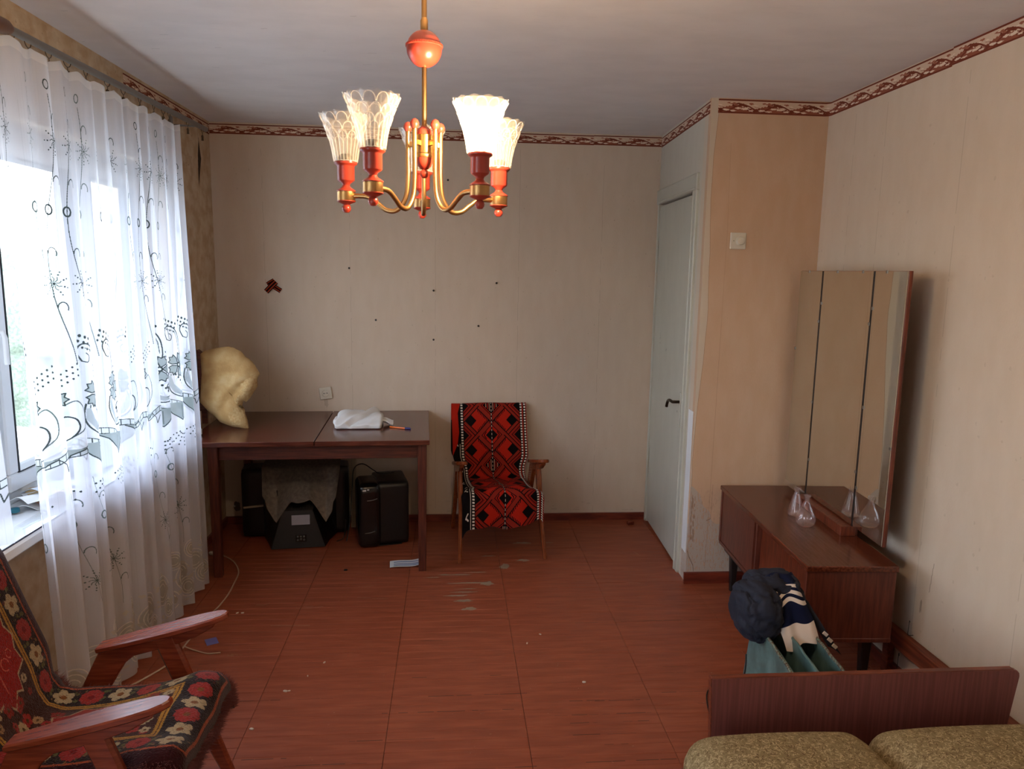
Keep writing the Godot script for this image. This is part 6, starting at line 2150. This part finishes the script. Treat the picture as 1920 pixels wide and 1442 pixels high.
func on_sill() -> void:
	var y := 0.790
	var t := thing("paper_pile", "loose pile of papers and newspapers on the white window sill", "papers", Vector3(0.0, y, 1.86))
	var cols := [M.paper_white, M.paper_white, mat(Color(0.80, 0.62, 0.55), 0.7), M.paper_white, mat(Color(0.74, 0.62, 0.42), 0.7), M.paper_white, mat(Color(0.70, 0.74, 0.80), 0.7)]
	for k in 7:
		var st := mb()
		var a := hsh(k) * 1.4 - 0.7
		var c := Vector3(-0.055 + 0.05 * hsh(k + 5.0), 0.003 + 0.006 * k, -0.15 + 0.32 * hsh(k + 9.0))
		sheet(st, 8, 8, func(u: float, v: float) -> Vector3:
			return c + Basis(Vector3.UP, a) * Vector3((u - 0.5) * 0.10, 0.012 * sin(u * 5.0 + k) * v + 0.003 * k * v, (v - 0.5) * 0.21), 0.0016)
		put(st, "sheet", cols[k], t)
	var b := thing("plastic_bag", "flat milky plastic bag of papers propped on the sill behind the curtain", "bag", Vector3(-0.03, y, 1.50))
	var st2 := mb()
	var pm := mat(Color(0.82, 0.88, 0.93, 0.75), 0.3)
	pm.transparency = BaseMaterial3D.TRANSPARENCY_ALPHA
	sheet(st2, 20, 20, func(u: float, v: float) -> Vector3:
		return Vector3(-0.06 + 0.085 * v + 0.006 * sin(u * 17.0), 0.012 + 0.10 * (1.0 - v) * (0.7 + 0.3 * sin(u * 4.0)) + 0.004 * sin(u * 31.0 + v * 7.0), -0.17 + 0.34 * u), 0.012)
	put(st2, "bag", pm, b)
	var g := thing("glass_shelf", "sheet of glass with a dark edge lying along the front of the sill", "glass sheet", Vector3(0.03, y, 2.25))
	st2 = mb()
	b2(st2, Vector3(-0.008, 0.0005, -0.55), Vector3(0.074, 0.006, 0.30), 0.001)
	put(st2, "pane", M.pane, g)
	st2 = mb()
	b2(st2, Vector3(0.0745, 0.0005, -0.55), Vector3(0.0775, 0.0065, 0.30), 0.001)
	put(st2, "dark_edge", mat(Color(0.10, 0.10, 0.20), 0.3), g)
	var c2 := thing("cap", "small teal bottle cap on the sill beside the papers", "cap", Vector3(-0.06, y + 0.0066, 2.12))
	st2 = mb()
	lathe(st2, [Vector2(0.0, 0.0), Vector2(0.016, 0.0), Vector2(0.017, 0.002), Vector2(0.016, 0.012), Vector2(0.013, 0.014), Vector2(0, 0.014)], Vector3.ZERO, 20)
	put(st2, "cap", mat(Color(0.10, 0.42, 0.50), 0.35), c2)

func on_floor() -> void:
	var st := mb()
	tube(st, bez([Vector3(0.10, 0.004, 0.52), Vector3(0.16, 0.004, 0.575), Vector3(0.235, 0.004, 0.66), Vector3(0.30, 0.004, 0.80), Vector3(0.318, 0.004, 0.95), Vector3(0.327, 0.004, 1.08), Vector3(0.322, 0.004, 1.21), Vector3(0.30, 0.004, 1.40), Vector3(0.290, 0.004, 1.63), Vector3(0.276, 0.004, 1.75), Vector3(0.24, 0.004, 1.83), Vector3(0.19, 0.004, 1.91), Vector3(0.11, 0.004, 2.02)], 7), 0.0038, 8)
	var c := put(st, "white_cable", M.cord)
	tag(c, "beige cable curving over the floor from table leg to curtain", "cable")
	st = mb()
	tube(st, bez([Vector3(0.300, 0.0105, 1.618), Vector3(0.35, 0.0035, 1.640), Vector3(0.41, 0.003, 1.668), Vector3(0.465, 0.003, 1.664)], 6), 0.0028, 8)
	c = put(st, "cable_scrap", M.cord)
	tag(c, "short beige cable end branching off beside the blue card", "cable")
	var plug := thing("cable_plug", "small white plug on the floor behind the table's left leg", "plug", Vector3(0.085, 0.012, 0.545), -20.0)
	st = mb()
	rbox(st, Vector3.ZERO, Vector3(0.05, 0.022, 0.024), 0.009, 6)
	put(st, "plug", M.white_plastic, plug)
	st = mb()
	bx(st, Vector3(0.395, 0.0012, 1.56), Vector3(0.050, 0.0016, 0.060), 0.0004, Basis(Vector3.UP, 0.5))
	c = put(st, "blue_card", mat(Color(0.40, 0.38, 0.60), 0.5))
	tag(c, "small violet-blue card lying on the floor by the beige cable", "card")
	var f := thing("paper_strip", "white leaflet with blue stripes on the floor by the table's right leg", "leaflet", Vector3(1.195, 0.001, 0.725), 4.0)
	st = mb()
	sheet(st, 12, 4, func(u: float, v: float) -> Vector3: return Vector3((u - 0.5) * 0.165, 0.003 + 0.010 * u * u + 0.003 * sin(u * 6.0), (0.5 - v) * 0.09), 0.0014)
	put(st, "leaflet", M.paper_white, f)
	for z in [-0.018, 0.010, 0.030]:
		st = mb()
		sheet(st, 12, 1, func(u: float, v: float) -> Vector3: return Vector3(-0.060 + u * 0.14, 0.0042 + 0.010 * pow(0.135 + u * 0.85, 2) + 0.003 * sin((0.135 + u * 0.85) * 6.0), z + (0.5 - v) * 0.010), 0.0004)
		put(st, "stripe", M.paper_blue, f)
	var bt := thing("wood_scrap", "small red-brown wood scrap on the floor near the door's hinge side", "wood scrap", Vector3(2.645, 0.0, 0.115), 15.0)
	st = mb()
	bx(st, Vector3(0, 0.012, 0), Vector3(0.045, 0.024, 0.03), 0.004)
	put(st, "block", M.skirting, bt)
	# crumbs of plaster and paint
	var pl := mat(Color(0.80, 0.74, 0.68), 0.8)
	var i := 0
	for q in [[0.43, 1.288, "white crumb on the floor past the far armrest tip, left of a close pair"], [0.455, 1.289, "white crumb on the floor past the far armrest tip, right of a close pair"], [0.924, 1.766, "white crumb on the floor, the farthest of the scatter beside the near armchair"], [0.874, 1.867, "white crumb on the floor in the middle of the scatter beside the near armchair"], [0.808, 1.975, "left one of two touching white crumbs beside the near armchair"], [0.822, 1.972, "right one of two touching white crumbs beside the near armchair"], [1.80, 1.648, "white crumb in mid floor, nearer of two under the dimmer's side"], [2.001, 1.974, "lone white crumb on the bare floor nearest the sofa bed"], [0.365, 1.329, "white crumb on the floor right under the far armrest tip"], [1.869, 1.569, "smaller white crumb in mid floor, towards the white door"], [0.741, 2.213, "white crumb on the floor just right of the near armchair's seat"]]:
		var s := 0.004 + 0.004 * hsh(i)
		st = mb()
		rbox(st, Vector3(0, s * 0.35, 0), Vector3(s * 1.8, s * 0.8, s * 1.2), s * 0.3, 3, func(p: Vector3) -> Vector3: return p + Vector3(p.y, 0, -p.x) * 0.3)
		var ch := put(st, "plaster_crumb", pl)
		ch.position = Vector3(q[0], 0, q[1])
		ch.rotation.y = hsh(i + 3.0) * 3.0
		tag(ch, q[2], "crumb", "white crumbs scattered on the floor")
		i += 1
	st = mb()
	rbox(st, Vector3(0, 0.004, 0), Vector3(0.020, 0.008, 0.012), 0.003, 4)
	var bl := put(st, "dark_crumb", M.black_plastic)
	bl.position = Vector3(0.876, 0, 0.798)
	tag(bl, "tiny black lump on the floor in front of the table", "crumb")

func outdoors() -> void:
	# overcast yard outside: ground far below and two trees
	var st := mb()
	b2(st, Vector3(-60, -6.2, -60), Vector3(-0.4, -6.0, 60), 0.0)
	struct(st, "ground", mat(Color(0.74, 0.74, 0.71), 0.95), "pale ground of the yard far below the window", "ground")
	for q in [[-9.0, -13.0, 1.0], [-14.0, -24.0, 1.3]]:
		var t := thing("tree", "pale green tree outside seen through the left pane" if q[2] == 1.0 else "further pale tree outside the window", "tree", Vector3(q[0], -6.0, q[1]))
		st = mb()
		bar(st, Vector3(0, 0, 0), Vector3(0.1, 5.5, 0), 0.4, 0.4, 0.15, 0.15, 0.05)
		put(st, "trunk", M.bark, t)
		st = mb()
		for k in 16:
			var c := Vector3(hsh(k) * 4.0 - 2.0, 4.6 + 2.6 * hsh(k + 20.0), hsh(k + 40.0) * 4.0 - 2.0)
			rbox(st, c, Vector3(2.2, 1.8, 2.2), 0.8, 7, func(p: Vector3) -> Vector3: return p * (1.0 + 0.22 * sin(p.x * 6.0 + k) * sin(p.y * 7.0) * sin(p.z * 6.5)))
		put(st, "crown", M.leaf, t)
